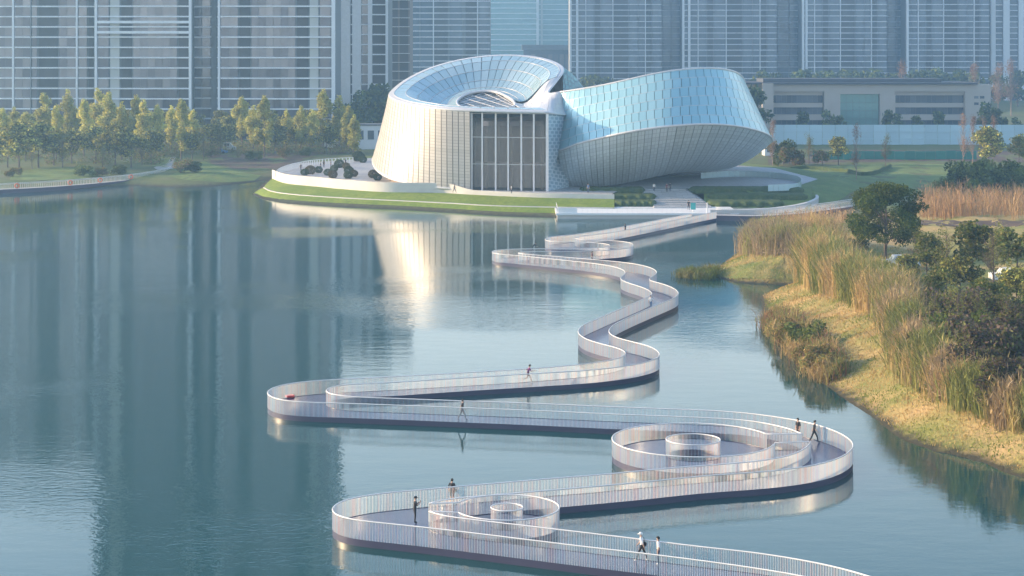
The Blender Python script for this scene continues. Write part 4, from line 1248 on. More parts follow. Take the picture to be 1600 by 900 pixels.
tower('hazy blue apartment block directly behind the bowl roof', 960, 639, 766, 92,
      [(641, 655, 'tblue'), (657, 676, 'tblue'), (678, 700, 'tdark'), (702, 722, 'tblue'), (727, 745, 'tdark'), (748, 763, 'tblue')], fh=3.05, rows=True,
      piers=[(639, 640.5, 'tslab', .4), (676.5, 678, 'tslab', .4), (745.5, 747, 'tslab', .4)])
RB = []
def right_tower(lab, Y, x0, x1, topz, seed, lead):
    rr = random.Random(seed)
    bays, piers = [], []
    x = x0 + lead
    piers.append((x0, x0 + 3.0, 'tslab', 1.6)); 
    if lead > 8: piers.append((x0 + lead - 4, x0 + lead - 0.5, 'tslab', 1.0)); bays.append((x0 + 3.5, x0 + lead - 4.5, 'tblue'))
    pat = ['tblue', 'tblue', 'tdark', 'tblue', 'tdark', 'tblue', 'tblue', 'tdark', 'tblue']
    wds = [12, 14, 11, 20, 26, 16, 12, 11, 15]
    k = 0
    sc = (x1 - x - 1) / sum(wds)
    for kd, w in zip(pat, wds):
        bays.append((x + 0.5, x + w * sc - 0.5, kd)); x += w * sc
        if kd == 'tblue' and k % 3 == 0: piers.append((x - 0.6, x + 0.6, 'tslab', .5))
        k += 1
    return tower(lab, Y, x0, x1, topz, bays, fh=2.98, rows=True, piers=piers, depth=20, slab=0.2)
right_tower('hazy blue apartment tower just right of the teal glass towers', YR, 890, 1034, 100, 1, 14)
tower('recessed blue stair bay between the first two right-hand towers', YR + 14, 1034, 1066, 98, [(1035, 1048, 'tblue'), (1050, 1065, 'tblue')], fh=2.98, rows=True, slab=0.1)
right_tower('hazy blue apartment tower behind the top of the overhanging loop', YR, 1066, 1214, 107, 2, 13)
tower('recessed blue stair bay above the left end of the low beige building', YR + 14, 1214, 1253, 104, [(1215, 1232, 'tblue'), (1234, 1252, 'tblue')], fh=2.98, rows=True, slab=0.1)
right_tower('hazy blue apartment tower above the middle of the low beige building', YR, 1253, 1386, 106, 3, 9)
tower('recessed blue stair bay above the right part of the low beige building', YR + 14, 1386, 1416, 104, [(1387, 1401, 'tblue'), (1402, 1415, 'tblue')], fh=2.98, rows=True, slab=0.1)
right_tower('hazy blue apartment tower above the right end of the low beige building', YR, 1416, 1546, 106, 4, 8)
tower('pale pier tower with blue windows at the right picture edge', YR + 10, 1548, 1680, 106, [(1556, 1566, 'tblue'), (1578, 1590, 'tblue'), (1600, 1612, 'tblue'), (1622, 1670, 'tblue')], fh=2.98, rows=True,
      piers=[(1548, 1555, 'tslab', 1.0), (1567, 1577, 'tslab', 1.0), (1591, 1599, 'tslab', 1.0)])
tower('distant teal glass office tower left of the gap above the bowl', 1500, 764, 838, 120, [(765, 837, 'tgreen')], fh=4.2, rows=True, body='tgreen', slab=0.3)
tower('distant pale teal stepped tower right of the gap above the bowl', 1560, 838, 892, 110, [(846, 866, 'tgreen'), (868, 891, 'tgreen')], fh=4.2, rows=True, body='tgreen', slab=0.3,
      piers=[(845, 848, 'tlight', 2.0), (838, 842, 'tslab', 1.0)])

# low slab block in the gap
lb = empty('low_block', ((855 - CX) * 1150 / F, 1150, BASE)); tag(lb, 'low blue-roofed block in the gap between the teal towers', 'building')
xa, xb = (818 - CX) * 1150 / F, (892 - CX) * 1150 / F
MB().box(xa, xb, 1150, 1172, 0, H - (78 - HY) * 1150 / F).build('wall', M['tblue'], lb)
MB().box(xa - 1, xb + 1, 1149, 1173, H - (78 - HY) * 1150 / F, H - (70 - HY) * 1150 / F).build('roof', M['tbody'], lb)
for k in range(8):
    MB().box(xa + 1 + k * 3.5, xa + 3.6 + k * 3.5, 1149.7, 1149.9, 14, 25).build('window', M['tglass'], lb)

# ------------------------------------------------------------------ low beige building at the right
YB = 640.0
XB = lambda px: (px - CX) * YB / F
ZB = lambda py: H - (py - HY) * YB / F
lo_b = empty('office_building', (XB(1360), YB, BASE)); tag(lo_b, 'long low beige three-storey building with a dark glass entrance bay', 'building')
MB().box(XB(1205), XB(1548), YB + 3.5, YB + 30, 0, ZB(134)).build('core', M['tbody'], lo_b)
def wallbox(a, b, t, bo, y0=0.0, y1=3.5, nm='wall', mt='beige'):
    return MB().box(XB(a), XB(b), YB + y0, YB + y1, ZB(bo), ZB(t)).build(nm, M[mt], lo_b)
wallbox(1205, 1548, 132, 143)
wallbox(1288, 1313, 143.02, 212); wallbox(1375, 1399, 143.02, 212); wallbox(1508, 1548, 143.02, 212)
wallbox(1313, 1375, 143.02, 147)
wallbox(1190, 1207, 130, 212, -2.5, 6); wallbox(1165, 1190, 132, 212, 1, 8)
MB().box(XB(1163), XB(1526), YB - 1.5, YB + 26, ZB(131.7), ZB(129)).build('roof', M['roofdark'], lo_b)
MB().box(XB(1195), XB(1475), YB + 4, YB + 22, ZB(129), ZB(123.5)).build('roof_upstand', M['roofdark'], lo_b)
for (a, b) in ((1207, 1287), (1400, 1508)):
    for (t, bo) in ((143.2, 149), (161, 168), (179, 188), (200, 212)):
        wallbox(a + .1, b - .1, t, bo, 1.2, 3.4, 'floor_band')
    for (t, bo) in ((149.3, 160.7), (168.3, 178.7), (188.3, 199.7)):
        n = int((b - a) / 8)
        for k in range(n):
            wallbox(a + (b - a) * k / n + .4, a + (b - a) * (k + 1) / n - .4, t, bo, 2.4, 2.6, 'window', 'tblue')
for k in range(6):
    for j in range(4):
        wallbox(1313.4 + k * 10.2, 1313.4 + (k + 1) * 10.2 - .5, 147.4 + j * 13, 147.4 + (j + 1) * 13 - .5, 1.5, 1.7, 'entrance_pane', 'tgreen')
for (a, t) in ((1522, 150), (1522, 160), (1531, 150)):
    wallbox(a, a + 7, t, t + 4, -0.05, 0.1, 'window', 'tblue')

# hoardings on the far side of the lawn
M['hoard'] = simple('pale_blue_hoarding', (0.40, 0.55, 0.62), 0.5, var=0.06, scale=0.3, rnd=0.08)
M['gnet'] = simple('green_site_fence', (0.03, 0.20, 0.15), 0.6, rnd=0.1)
YH = 556.0
hb = empty('site_hoarding', ((1400 - CX) * YH / F, YH, 1.2)); tag(hb, 'long pale blue site hoarding in front of the low building', 'hoarding')
for k in range(21):
    a, b = 1205 + k * 20, 1225 + k * 20
    z1 = H - (195 - HY) * YH / F
    MB().box((a - CX) * YH / F + .04, (b - CX) * YH / F - .04, YH, YH + .15, 1.0, z1).build('panel', M['hoard'], hb)
for py in (206, 217):
    z = H - (py - HY) * YH / F
    MB().box((1205 - CX) * YH / F, (1625 - CX) * YH / F, YH - .12, YH - .02, z - .08, z + .08).build('rail', M['hoard'], hb)
YG = 484.0
gb_ = empty('site_fence', ((1430 - CX) * YG / F, YG, 1.2)); tag(gb_, 'low dark green construction fence behind the right lawn', 'fence')
for k in range(16):
    a, b = 1270 + k * 16, 1286 + k * 16
    MB().box((a - CX) * YG / F + .03, (b - CX) * YG / F - .03, YG, YG + .1, 1.0, 3.6 + random.uniform(-.1, .1)).build('panel', M['gnet'], gb_)

# ------------------------------------------------------------------ vegetation
def leaf_mesh(name, centers, radii, n, size, cols, rng, shell=0.45, up_bias=0.0):
    C_ = np.asarray(centers, float); R_ = np.asarray(radii, float)
    vol = R_.prod(axis=1) ** 0.8
    k = rng.choice(len(C_), n, p=vol / vol.sum())
    d = rng.normal(0, 1, (n, 3)); d /= np.linalg.norm(d, axis=1)[:, None]
    rad = rng.uniform(0, 1, n) ** shell
    P = C_[k] + d * rad[:, None] * R_[k]
    a = rng.normal(0, 1, (n, 3)); a[:, 2] += up_bias; a /= np.linalg.norm(a, axis=1)[:, None]
    b = np.cross(a, rng.normal(0, 1, (n, 3))); b /= np.linalg.norm(b, axis=1)[:, None]
    s = size * rng.uniform(0.6, 1.4, (n, 1))
    V = np.stack([P - a * s * 1.1, P + b * s * 0.6, P + a * s * 1.1, P - b * s * 0.6], axis=1).reshape(-1, 3)
    Fc = np.arange(n * 4).reshape(-1, 4)
    pal = np.asarray(cols, float)
    clump_tone = rng.uniform(0.75, 1.25, len(C_))
    cc = pal[rng.integers(0, len(pal), n)] * (rng.uniform(0.75, 1.25, n) * clump_tone[k])[:, None]
    me = mesh(name, V.tolist(), Fc.tolist(), False, np.repeat(cc, 4, axis=0))
    me.materials.append(M['leaf'])
    return me

def branch_mesh(name, h, r0, limbs, rng, spread=0.5, mat='bark', start=0.25, twigs=0, lean=0.1, upw=0.9):
    m = MB()
    pts = [Vector((0, 0, -0.3))]
    x = y = 0
    for i in range(1, 7):
        x += rng.uniform(-lean, lean) * h * 0.05; y += rng.uniform(-lean, lean) * h * 0.05
        pts.append(Vector((x, y, h * i / 6)))
    m.tube(pts, [r0 * (1 - 0.85 * i / 6) for i in range(7)], 6)
    for k in range(limbs):
        t = start + (1 - start) * rng.uniform(0, 0.85)
        i = min(int(t * 6), 5); p = pts[i].lerp(pts[i + 1], t * 6 - i)
        a = rng.uniform(0, 2 * math.pi); L = h * spread * rng.uniform(0.5, 1.0) * (1.15 - t)
        d = Vector((math.cos(a), math.sin(a), upw * rng.uniform(0.5, 1.5))).normalized()
        q = p + d * L * 0.5; e = q + (d + Vector((0, 0, 0.35))).normalized() * L * 0.5
        rr = r0 * 0.45 * (1 - t * 0.6)
        m.tube([p, q, e], [rr, rr * 0.6, rr * 0.2], 4, cap=False)
        for w in range(twigs):
            s = p.lerp(e, rng.uniform(0.3, 1.0))
            dd = (d + Vector((rng.uniform(-.7, .7), rng.uniform(-.7, .7), rng.uniform(0, .9)))).normalized()
            m.tube([s, s + dd * L * rng.uniform(0.25, 0.6)], [rr * 0.25, rr * 0.08], 3, cap=False)
    me = mesh(name, m.v, m.f)
    me.materials.append(M[mat])
    return me

YEL = [(0.50, 0.47, 0.12), (0.58, 0.50, 0.14), (0.36, 0.38, 0.09), (0.45, 0.44, 0.10)]
GRN = [(0.13, 0.165, 0.045), (0.17, 0.195, 0.055), (0.09, 0.12, 0.035)]
OLV = [(0.19, 0.20, 0.06), (0.24, 0.21, 0.075), (0.13, 0.15, 0.045)]
DRK = [(0.035, 0.055, 0.022), (0.055, 0.08, 0.028), (0.08, 0.105, 0.03)]
PUR = [(0.12, 0.09, 0.075), (0.15, 0.11, 0.085), (0.10, 0.09, 0.055), (0.11, 0.12, 0.045), (0.13, 0.13, 0.05)]
RUS = [(0.30, 0.17, 0.10), (0.36, 0.22, 0.13), (0.24, 0.15, 0.10)]
BLU = [(0.05, 0.085, 0.05), (0.07, 0.105, 0.06)]

PROTO = {}
def proto_poplar(v):
    rg = random.Random(100 + v); ng = np.random.default_rng(100 + v)
    h = 14.0; cs, rs = [], []
    for i in range(38):
        t = rg.uniform(0, 1) ** 0.85
        w = 2.6 * (math.sin(math.pi * (0.12 + 0.85 * t)) ** 0.8) * rg.uniform(0.6, 1.0)
        a = rg.uniform(0, 6.28); o = w * rg.uniform(0.1, 0.75)
        cs.append((o * math.cos(a), o * math.sin(a), 3.0 + t * 10.4)); rs.append((0.5 + w * 0.2, 0.5 + w * 0.2, 1.15))
    cs.append((0, 0, 13.6)); rs.append((0.5, 0.5, 1.2))
    return leaf_mesh('crown', cs, rs, 4600, 0.20, YEL, ng), branch_mesh('trunk', 12.5, 0.17, 16, rg, 0.28, 'bark', 0.2, 1)
def proto_round(v, cols, n=2200, size=0.24, h=8.0, r=3.2, k=20):
    rg = random.Random(200 + v); ng = np.random.default_rng(200 + v)
    cs, rs = [], []
    for i in range(k):
        a = rg.uniform(0, 6.28); e = rg.uniform(-0.6, 1.0); o = r * math.sqrt(max(0, 1 - e * e * 0.9)) * rg.uniform(0.35, 0.85)
        cs.append((o * math.cos(a), o * math.sin(a), h * 0.62 + e * h * 0.32)); q = rg.uniform(0.3, 0.5) * r
        rs.append((q, q, q * 0.8))
    return leaf_mesh('crown', cs, rs, n, size, cols, ng), branch_mesh('trunk', h * 0.8, 0.16, 9, rg, 0.5, 'bark', 0.25, 1)
def proto_bare(v, mat='twig', h=10.0, leaves=None):
    rg = random.Random(300 + v); ng = np.random.default_rng(300 + v)
    tr = branch_mesh('trunk', h, 0.13, 34, rg, 0.42, mat, 0.18, 6, upw=1.7)
    cs, rs = [], []
    for i in range(16):
        t = rg.uniform(0.25, 1); a = rg.uniform(0, 6.28); o = rg.uniform(0, 1.6) * (1.2 - t * 0.7)
        cs.append((o * math.cos(a), o * math.sin(a), h * t)); rs.append((0.8, 0.8, 1.2))
    return leaf_mesh('crown', cs, rs, 900, 0.10, leaves or RUS, ng), tr
def proto_shrub(v, cols, n=1500, size=0.14, r=1.6, h=2.0):
    rg = random.Random(400 + v); ng = np.random.default_rng(400 + v)
    cs, rs = [], []
    for i in range(14):
        a = rg.uniform(0, 6.28); o = r * rg.uniform(0, 0.8)
        cs.append((o * math.cos(a), o * math.sin(a), h * rg.uniform(0.25, 0.8))); q = r * rg.uniform(0.25, 0.45)
        rs.append((q, q, q * rg.uniform(0.7, 1.2)))
    return leaf_mesh('crown', cs, rs, n, size, cols, ng, shell=0.35), branch_mesh('trunk', h * 0.6, 0.06, 8, rg, 0.6, 'bark', 0.1, 0)
def proto_far(v, cols):
    rg = random.Random(500 + v); ng = np.random.default_rng(500 + v)
    cs, rs = [], []
    for i in range(14):
        a = rg.uniform(0, 6.28); o = 3.4 * rg.uniform(0.1, 0.8)
        cs.append((o * math.cos(a), o * math.sin(a), rg.uniform(3.5, 10))); q = rg.uniform(1.3, 2.1); rs.append((q, q, q))
    return leaf_mesh('crown', cs, rs, 900, 0.5, cols, ng), branch_mesh('trunk', 8, 0.25, 5, rg, 0.4)
for v in range(4): PROTO['poplar', v] = proto_poplar(v)
for v in range(3): PROTO['green', v] = proto_round(v, GRN + OLV)
for v in range(3): PROTO['olive', v] = proto_round(v + 10, OLV + YEL[:1], n=2600)
for v in range(3): PROTO['bare', v] = proto_bare(v)
for v in range(2): PROTO['grey', v] = proto_bare(v + 7, 'bark', 8.0, OLV)
for v in range(3): PROTO['purple', v] = proto_shrub(v, PUR, n=2600, size=0.12, r=2.0, h=3.0)
for v in range(3): PROTO['shrub', v] = proto_shrub(v + 5, OLV + RUS[:1], n=2400, size=0.11, r=1.7, h=2.4)
for v in range(3): PROTO['gold', v] = proto_shrub(v + 30, [(0.34, 0.27, 0.10), (0.24, 0.23, 0.08), (0.40, 0.27, 0.12), (0.18, 0.18, 0.06)], n=2600, size=0.11, r=1.7, h=2.4)
for v in range(2): PROTO['greenshrub', v] = proto_shrub(v + 9, GRN, n=2400, size=0.12, r=1.8, h=2.4)
for v in range(3): PROTO['far', v] = proto_far(v, BLU + GRN)
for v in range(2): PROTO['ball', v] = proto_shrub(v + 20, [(0.07, 0.085, 0.03), (0.10, 0.10, 0.04)], n=1600, size=0.1, r=1.0, h=1.4)
# clipped ball shrubs are rounder
for v, cl in ((0, [(0.05, 0.07, 0.025), (0.07, 0.085, 0.03)]), (1, [(0.16, 0.12, 0.04), (0.12, 0.11, 0.04)])):
    ng = np.random.default_rng(900 + v)
    PROTO['ball', v] = (leaf_mesh('crown', [(0, 0, 0.75)], [(1.0, 1.0, 0.85)], 1500, 0.09, cl, ng, shell=0.12), branch_mesh('trunk', 0.6, 0.08, 3, random.Random(v), 0.3))

def plant(kind, v, loc, height_scale, label, cat, name, group=None, sx=None, rot=None):
    r = empty(name, loc); tag(r, label, cat, group)
    r.scale = ((sx or height_scale),) * 2 + (height_scale,)
    r.rotation_euler = (0, 0, random.uniform(0, 6.28) if rot is None else rot)
    cr, tr = PROTO[kind, v % sum(1 for k in PROTO if k[0] == kind)]
    for nm, me in (('crown', cr), ('trunk', tr)):
        o = bpy.data.objects.new(nm, me); COL.objects.link(o); o.parent = r
    return r

def by_base(px, base_py, top_py, natural):
    g = G(px, base_py)
    return g, (base_py - top_py) * g.y / F / natural

# --- left bank grove: yellow-green poplars
pop = [(4, 246, 170), (22, 240, 168), (40, 252, 176), (68, 240, 146), (88, 250, 165), (106, 238, 141), (131, 244, 156), (152, 236, 139), (170, 240, 145), (190, 250, 160),
       (213, 240, 150), (224, 246, 156), (246, 240, 164), (268, 236, 166), (283, 250, 156), (302, 236, 172), (378, 232, 152), (396, 240, 166), (413, 246, 151), (447, 236, 171), (470, 240, 166), (488, 236, 172),
       (505, 234, 141), (530, 234, 150), (553, 246, 180), (545, 238, 166)]
pop.sort()
for i, (px, b, t) in enumerate(pop):
    g, s = by_base(px, b, t, 14.2)
    plant('poplar', i, g, s, f'slender yellow-green tree on the left bank, {ORD[i]} of its kind from the left', 'tree', 'poplar_tree', 'yellow-green trees of the left grove', sx=s * random.uniform(1.15, 1.45))
grn = [(12, 262, 205), (30, 268, 188), (60, 262, 190), (84, 258, 205), (112, 256, 200), (150, 256, 198), (180, 262, 196), (205, 262, 210), (236, 256, 205), (300, 250, 205), (330, 238, 192), (352, 238, 196),
       (430, 240, 192), (462, 238, 196), (510, 240, 196)]
for i, (px, b, t) in enumerate(grn):
    g, s = by_base(px, b, t, 8.2)
    plant('olive', i, g, s, f'rounded dull green tree under the yellow grove, {ORD[i]} from the left', 'tree', 'round_tree', 'rounded trees under the left grove', sx=s * 1.25)
for i, (px, b, t) in enumerate(sorted([(50, 264, 205), (98, 262, 196), (160, 268, 214), (222, 258, 198), (345, 242, 196), (372, 254, 214), (538, 236, 190), (318, 250, 200)])):
    g, s = by_base(px, b, t, 10.2)
    plant('grey', i, g, s, f'thin half-bare tree in the left grove, {ORD[i]} such tree from the left', 'tree', 'bare_tree', 'half-bare trees of the left grove')
for i, (px, b, t) in enumerate(sorted([(282, 270, 250), (300, 270, 252), (20, 276, 262), (130, 276, 258), (160, 275, 262), (186, 273, 258), (330, 246, 232), (395, 250, 236), (440, 246, 230), (478, 244, 230)])):
    g, s = by_base(px, b, t, 2.3)
    plant('greenshrub' if i % 2 else 'shrub', i, g, s, f'low shrub on the left bank lawn edge, {ORD[i]} low shrub from the left', 'shrub', 'low_shrub', 'low shrubs on the left bank', sx=s * 1.5)
# a fuller, paler back row behind the grove
for i in range(24):
    px = 4 + i * 23 + random.uniform(-6, 6)
    if 318 < px < 345: px += 24
    g, s = by_base(px, 226 + random.uniform(-3, 3), random.uniform(166, 186), 8.2)
    plant('olive', i, g, s, f'pale olive tree in the back row of the left grove, {ORD[i]} from the left', 'tree', 'back_row_tree', 'back row of the left grove', sx=s * random.uniform(0.8, 1.1))
# undergrowth that nobody could count, filling the foot of the grove
rgu = random.Random(61); ngu = np.random.default_rng(61)
cs, rs = [], []
for i in range(230):
    px = rgu.uniform(-30, 560); py = rgu.uniform(230, 258 if px < 300 else 242)
    g = G(px, py)
    q = rgu.uniform(0.9, 2.0)
    cs.append((g.x, g.y, g.z + q * 0.5)); rs.append((q * 1.3, q * 1.3, q))
ug = bpy.data.objects.new('undergrowth', leaf_mesh('undergrowth', cs, rs, 30000, 0.17, OLV + RUS[2:] + GRN[:1], ngu)); COL.objects.link(ug)
tag(ug, 'soft olive and brown undergrowth filling the foot of the left grove', 'undergrowth', kind='stuff')
# dark trees between the towers and the bowl, then the hazy belt behind the low building
for i, (px, b, t) in enumerate(sorted([(548, 218, 150), (566, 216, 136), (584, 216, 128), (600, 214, 140), (538, 220, 160), (615, 212, 134)])):
    g, s = by_base(px, b, t, 11.8)
    plant('far', i, g, s, f'tall dark tree behind the left rim of the museum, {ORD[i]} from the left', 'tree', 'dark_tree', 'dark trees left of the museum')
belt = [(905, 118), (928, 113), (1180, 108), (1196, 116), (1215, 112), (1236, 108), (1258, 104), (1280, 108), (1304, 110), (1326, 104), (1350, 108), (1374, 105), (1396, 110), (1430, 106), (1452, 104), (1474, 110), (1500, 106),
        (1528, 110), (1560, 112), (1590, 108), (885, 110), (950, 118)]
belt.sort()
for i, (px, t) in enumerate(belt):
    Y = 840 + (i * 37) % 60
    z = H - (t - HY) * Y / F
    plant('far', i, Vector(((px - CX) * Y / F, Y, 1.2)), (z - 1.2) / 11.8, f'hazy dark tree of the far belt before the towers, {ORD[i]} from the left', 'tree', 'far_tree', 'hazy tree belt before the towers', sx=(z - 1.2) / 11.8 * 1.1)
for i, (px, b, t) in enumerate(sorted([(1165, 215, 130), (1180, 216, 138), (1540, 212, 158), (1555, 212, 166), (1570, 212, 182), (1590, 212, 182), (1256, 206, 172), (1298, 205, 170), (1312, 206, 178), (1388, 206, 170), (1402, 206, 176), (1432, 206, 178), (1470, 206, 172)])):
    Y = 600; z = H - (t - HY) * Y / F
    plant('far', i + 1, Vector(((px - CX) * Y / F, Y, 1.2)), (z - 1.2) / 11.8, f'bluish tree in front of the low beige building, {ORD[i]} from the left', 'tree', 'roadside_tree', 'trees before the low building')
for i, (px, t) in enumerate([(1408, 96), (1522, 97), (1560, 93), (1580, 94)]):
    Y = 780; z = H - (t - HY) * Y / F
    plant('bare', i, Vector(((px - CX) * Y / F, Y, 1.2)), (z - 1.2) / 10.4, f'pale leafless poplar above the beige roof, {ORD[i]} from the left', 'tree', 'pale_poplar', 'pale poplars above the roof')
# right lawn
for i, (px, b, t, kd, lab) in enumerate([(1338, 282, 194, 'bare', 'tall pale bare tree standing in the middle of the right lawn'),
        (1310, 258, 212, 'olive', 'round olive tree left of the bare lawn tree'), (1264, 256, 206, 'grey', 'dark twiggy tree beside the overhanging loop tip'),
        (1384, 262, 210, 'grey', 'thin dark tree in front of the green fence'), (1207, 262, 186, 'bare', 'rust coloured bare tree at the tip of the loop'),
        (1224, 258, 220, 'greenshrub', 'small green bush right of the rust coloured tree'), (1505, 262, 178, 'bare', 'first rusty bare tree of the clump at the lawn end'),
        (1520, 258, 180, 'bare', 'second rusty bare tree of the clump at the lawn end'), (1536, 262, 176, 'bare', 'third rusty bare tree of the clump at the lawn end'),
        (1552, 260, 182, 'bare', 'fourth rusty bare tree of the clump at the lawn end'), (1545, 268, 196, 'olive', 'narrow green tree among the rusty bare trees'),
        (1592, 262, 212, 'green', 'dark conical tree at the right edge of the lawn'), (1240, 262, 232, 'shrub', 'brown shrub patch beside the loop tip'), (1285, 258, 236, 'shrub', 'brown shrub left of the lawn trees')]):
    nat = {'bare': 10.4, 'olive': 8.2, 'grey': 8.4, 'green': 8.2, 'greenshrub': 2.3, 'shrub': 2.3}[kd]
    g, s = by_base(px, b, t, nat)
    plant(kd, i, g, s, lab, 'shrub' if 'shrub' in kd else 'tree', 'lawn_shrub' if 'shrub' in kd else 'lawn_tree', sx=s * (0.7 if kd in ('bare',) else 1.0))
for i, (px, b, t) in enumerate([(1505, 300, 252), (1528, 304, 248), (1560, 302, 254), (1588, 300, 250), (1480, 304, 276)]):
    g, s = by_base(px, b, t, 2.4)
    plant('greenshrub', i, g, s, f'large grey-green bush behind the orange reeds, {ORD[i]} from the left', 'bush', 'large_bush', 'bushes at the lawn end', sx=s * 1.1)
# long low hedge on the lawn
hp = [G(a, b) for a, b in [(1195, 272), (1260, 264), (1310, 268), (1350, 275), (1392, 262)]]
hc = catmull(hp, n=40)
vs, fs = [], []
for i, p in enumerate(hc):
    for dy, dz in ((-0.8, 0), (-0.7, 0.8), (0.7, 0.85), (0.8, 0)):
        vs.append((p[0], p[1] + dy, h1(p[0], p[1]) + dz + random.uniform(-.08, .08)))
for i in range(39):
    for j in range(3):
        k = i * 4 + j; fs.append((k, k + 4, k + 5, k + 1))
tag(link('hedge', mesh('hedge', vs, fs, True), M['hedge']), 'long low dark hedge winding across the right lawn', 'hedge')
# clipped balls on the left plaza
balls = [(522, 266, 2), (530, 260, 2.6), (541, 262, 2.0), (498, 268, 2.0), (485, 270, 2.6), (476, 272, 2.0), (512, 272, 2.0), (520, 276, 2.2), (545, 270, 2.4), (553, 274, 2.0), (560, 250, 3.4), (567, 252, 2.2), (583, 276, 2.4), (590, 280, 2.0), (601, 272, 2.2), (544, 277, 2.2)]
for i, (px, py, d) in enumerate(sorted(balls)):
    g = W(px, py + 2, PLZ)
    plant('ball', (i * 7) % 3 % 2, g, d / 2.2, f'clipped round shrub on the left plaza, {ORD[i]} from the left', 'shrub', 'clipped_shrub', 'clipped shrubs on the plaza')

# --- right bank: the large camphor tree
tg = G(1383, 412)
rg = random.Random(5); ng = np.random.default_rng(5)
s_ = tg.y / F
cs, rs = [], []
hgtc = (412 - 288) * s_
RC = 66 * s_
for i in range(64):
    a = rg.uniform(0, 6.28); e = rg.uniform(-0.75, 1.0)
    o = RC * math.sqrt(max(0.02, 1 - max(e, 0) ** 2 * 0.85)) * rg.uniform(0.35, 0.95)
    cs.append((o * math.cos(a) + 0.1, o * math.sin(a), hgtc * 0.58 + e * hgtc * 0.36)); q = rg.uniform(0.8, 1.45); rs.append((q * 1.15, q * 1.15, q * 0.8))
big = empty('camphor_tree', tg); tag(big, 'large dark green spreading tree on the right bank behind the reeds', 'tree')
for nm, me in (('crown', leaf_mesh('crown', cs, rs, 24000, 0.125, [(0.085, 0.13, 0.03), (0.12, 0.16, 0.036), (0.055, 0.09, 0.025), (0.16, 0.18, 0.04)], ng, shell=0.4)),
               ('trunk', branch_mesh('trunk', hgtc * 0.85, 0.24, 26, rg, 0.55, 'bark', 0.22, 3, upw=1.1))):
    o = bpy.data.objects.new(nm, me); COL.objects.link(o); o.parent = big
# darker open trees and shrubs behind
for i, (px, b, t, kd, lab) in enumerate([(1448, 440, 366, 'green', 'open dark green tree right of the large spreading tree'), (1478, 452, 352, 'grey', 'bare dark tree with many limbs behind the purple shrubs'),
        (1520, 440, 350, 'green', 'dark tree between two bare trees at the upper right'), (1553, 452, 346, 'grey', 'tall bare dark tree near the right picture edge'),
        (1590, 440, 350, 'green', 'dark leafy tree cut by the right picture edge'), (1432, 424, 356, 'grey', 'thin twiggy tree beside the spreading crown'),
        (1500, 470, 400, 'olive', 'olive leaved small tree above the purple shrubs'), (1545, 500, 430, 'green', 'green small tree above the dark shrubs'), (1588, 486, 420, 'olive', 'yellowish green small tree at the right edge'),
        (1470, 490, 420, 'green', 'small green tree left of the purple shrubs'), (1340, 408, 368, 'green', 'low green tree under the left side of the spreading crown'), (1415, 452, 400, 'olive', 'olive bush tree below the spreading crown')]):
    nat = {'olive': 8.2, 'grey': 8.4, 'green': 8.2}[kd]
    g, s = by_base(px, b, t, nat)
    plant(kd, i, g, s, lab, 'tree', 'bank_tree', sx=s * 1.15)
for i, (px, b, t) in enumerate(sorted([(1450, 545, 480), (1478, 560, 470), (1505, 580, 490), (1535, 560, 470), (1565, 590, 500), (1590, 560, 480), (1520, 620, 540), (1560, 640, 560), (1595, 640, 560), (1470, 520, 450), (1510, 530, 446), (1550, 530, 450), (1585, 520, 450), (1440, 580, 520)])):
    g, s = by_base(px, b, t, 3.1)
    plant('purple' if i % 4 != 3 else 'greenshrub', i, g, s, f'dense {"purple-brown" if i % 4 != 3 else "dark green"} shrub in the thicket behind the reeds, {ORD[i]} thicket shrub from the left', 'shrub', 'thicket_shrub', 'thicket behind the reeds')
for i, (px, b, t, kd) in enumerate([(1216, 530, 496, 'gold'), (1240, 545, 498, 'gold'), (1262, 552, 500, 'greenshrub'), (1262, 578, 540, 'gold'), (1284, 588, 540, 'gold'), (1298, 582, 548, 'shrub')]):
    g, s = by_base(px, b, t, 2.4)
    plant(kd, i, g, s, f'tufted waterside shrub on the grassy bank, {ORD[i]} going towards the camera', 'shrub', 'waterside_shrub', 'waterside shrubs on the right bank', sx=s * 1.0)

for i, (px, b, t) in enumerate([(1462, 540, 452), (1496, 556, 440), (1530, 550, 446), (1572, 560, 452), (1508, 610, 520)]):
    g, s = by_base(px, b, t, 8.4)
    plant('grey', i, g, s, f'thin bare tree rising out of the thicket, {ORD[i]} from the left', 'tree', 'thicket_tree', 'bare trees in the thicket', sx=s * 1.2)
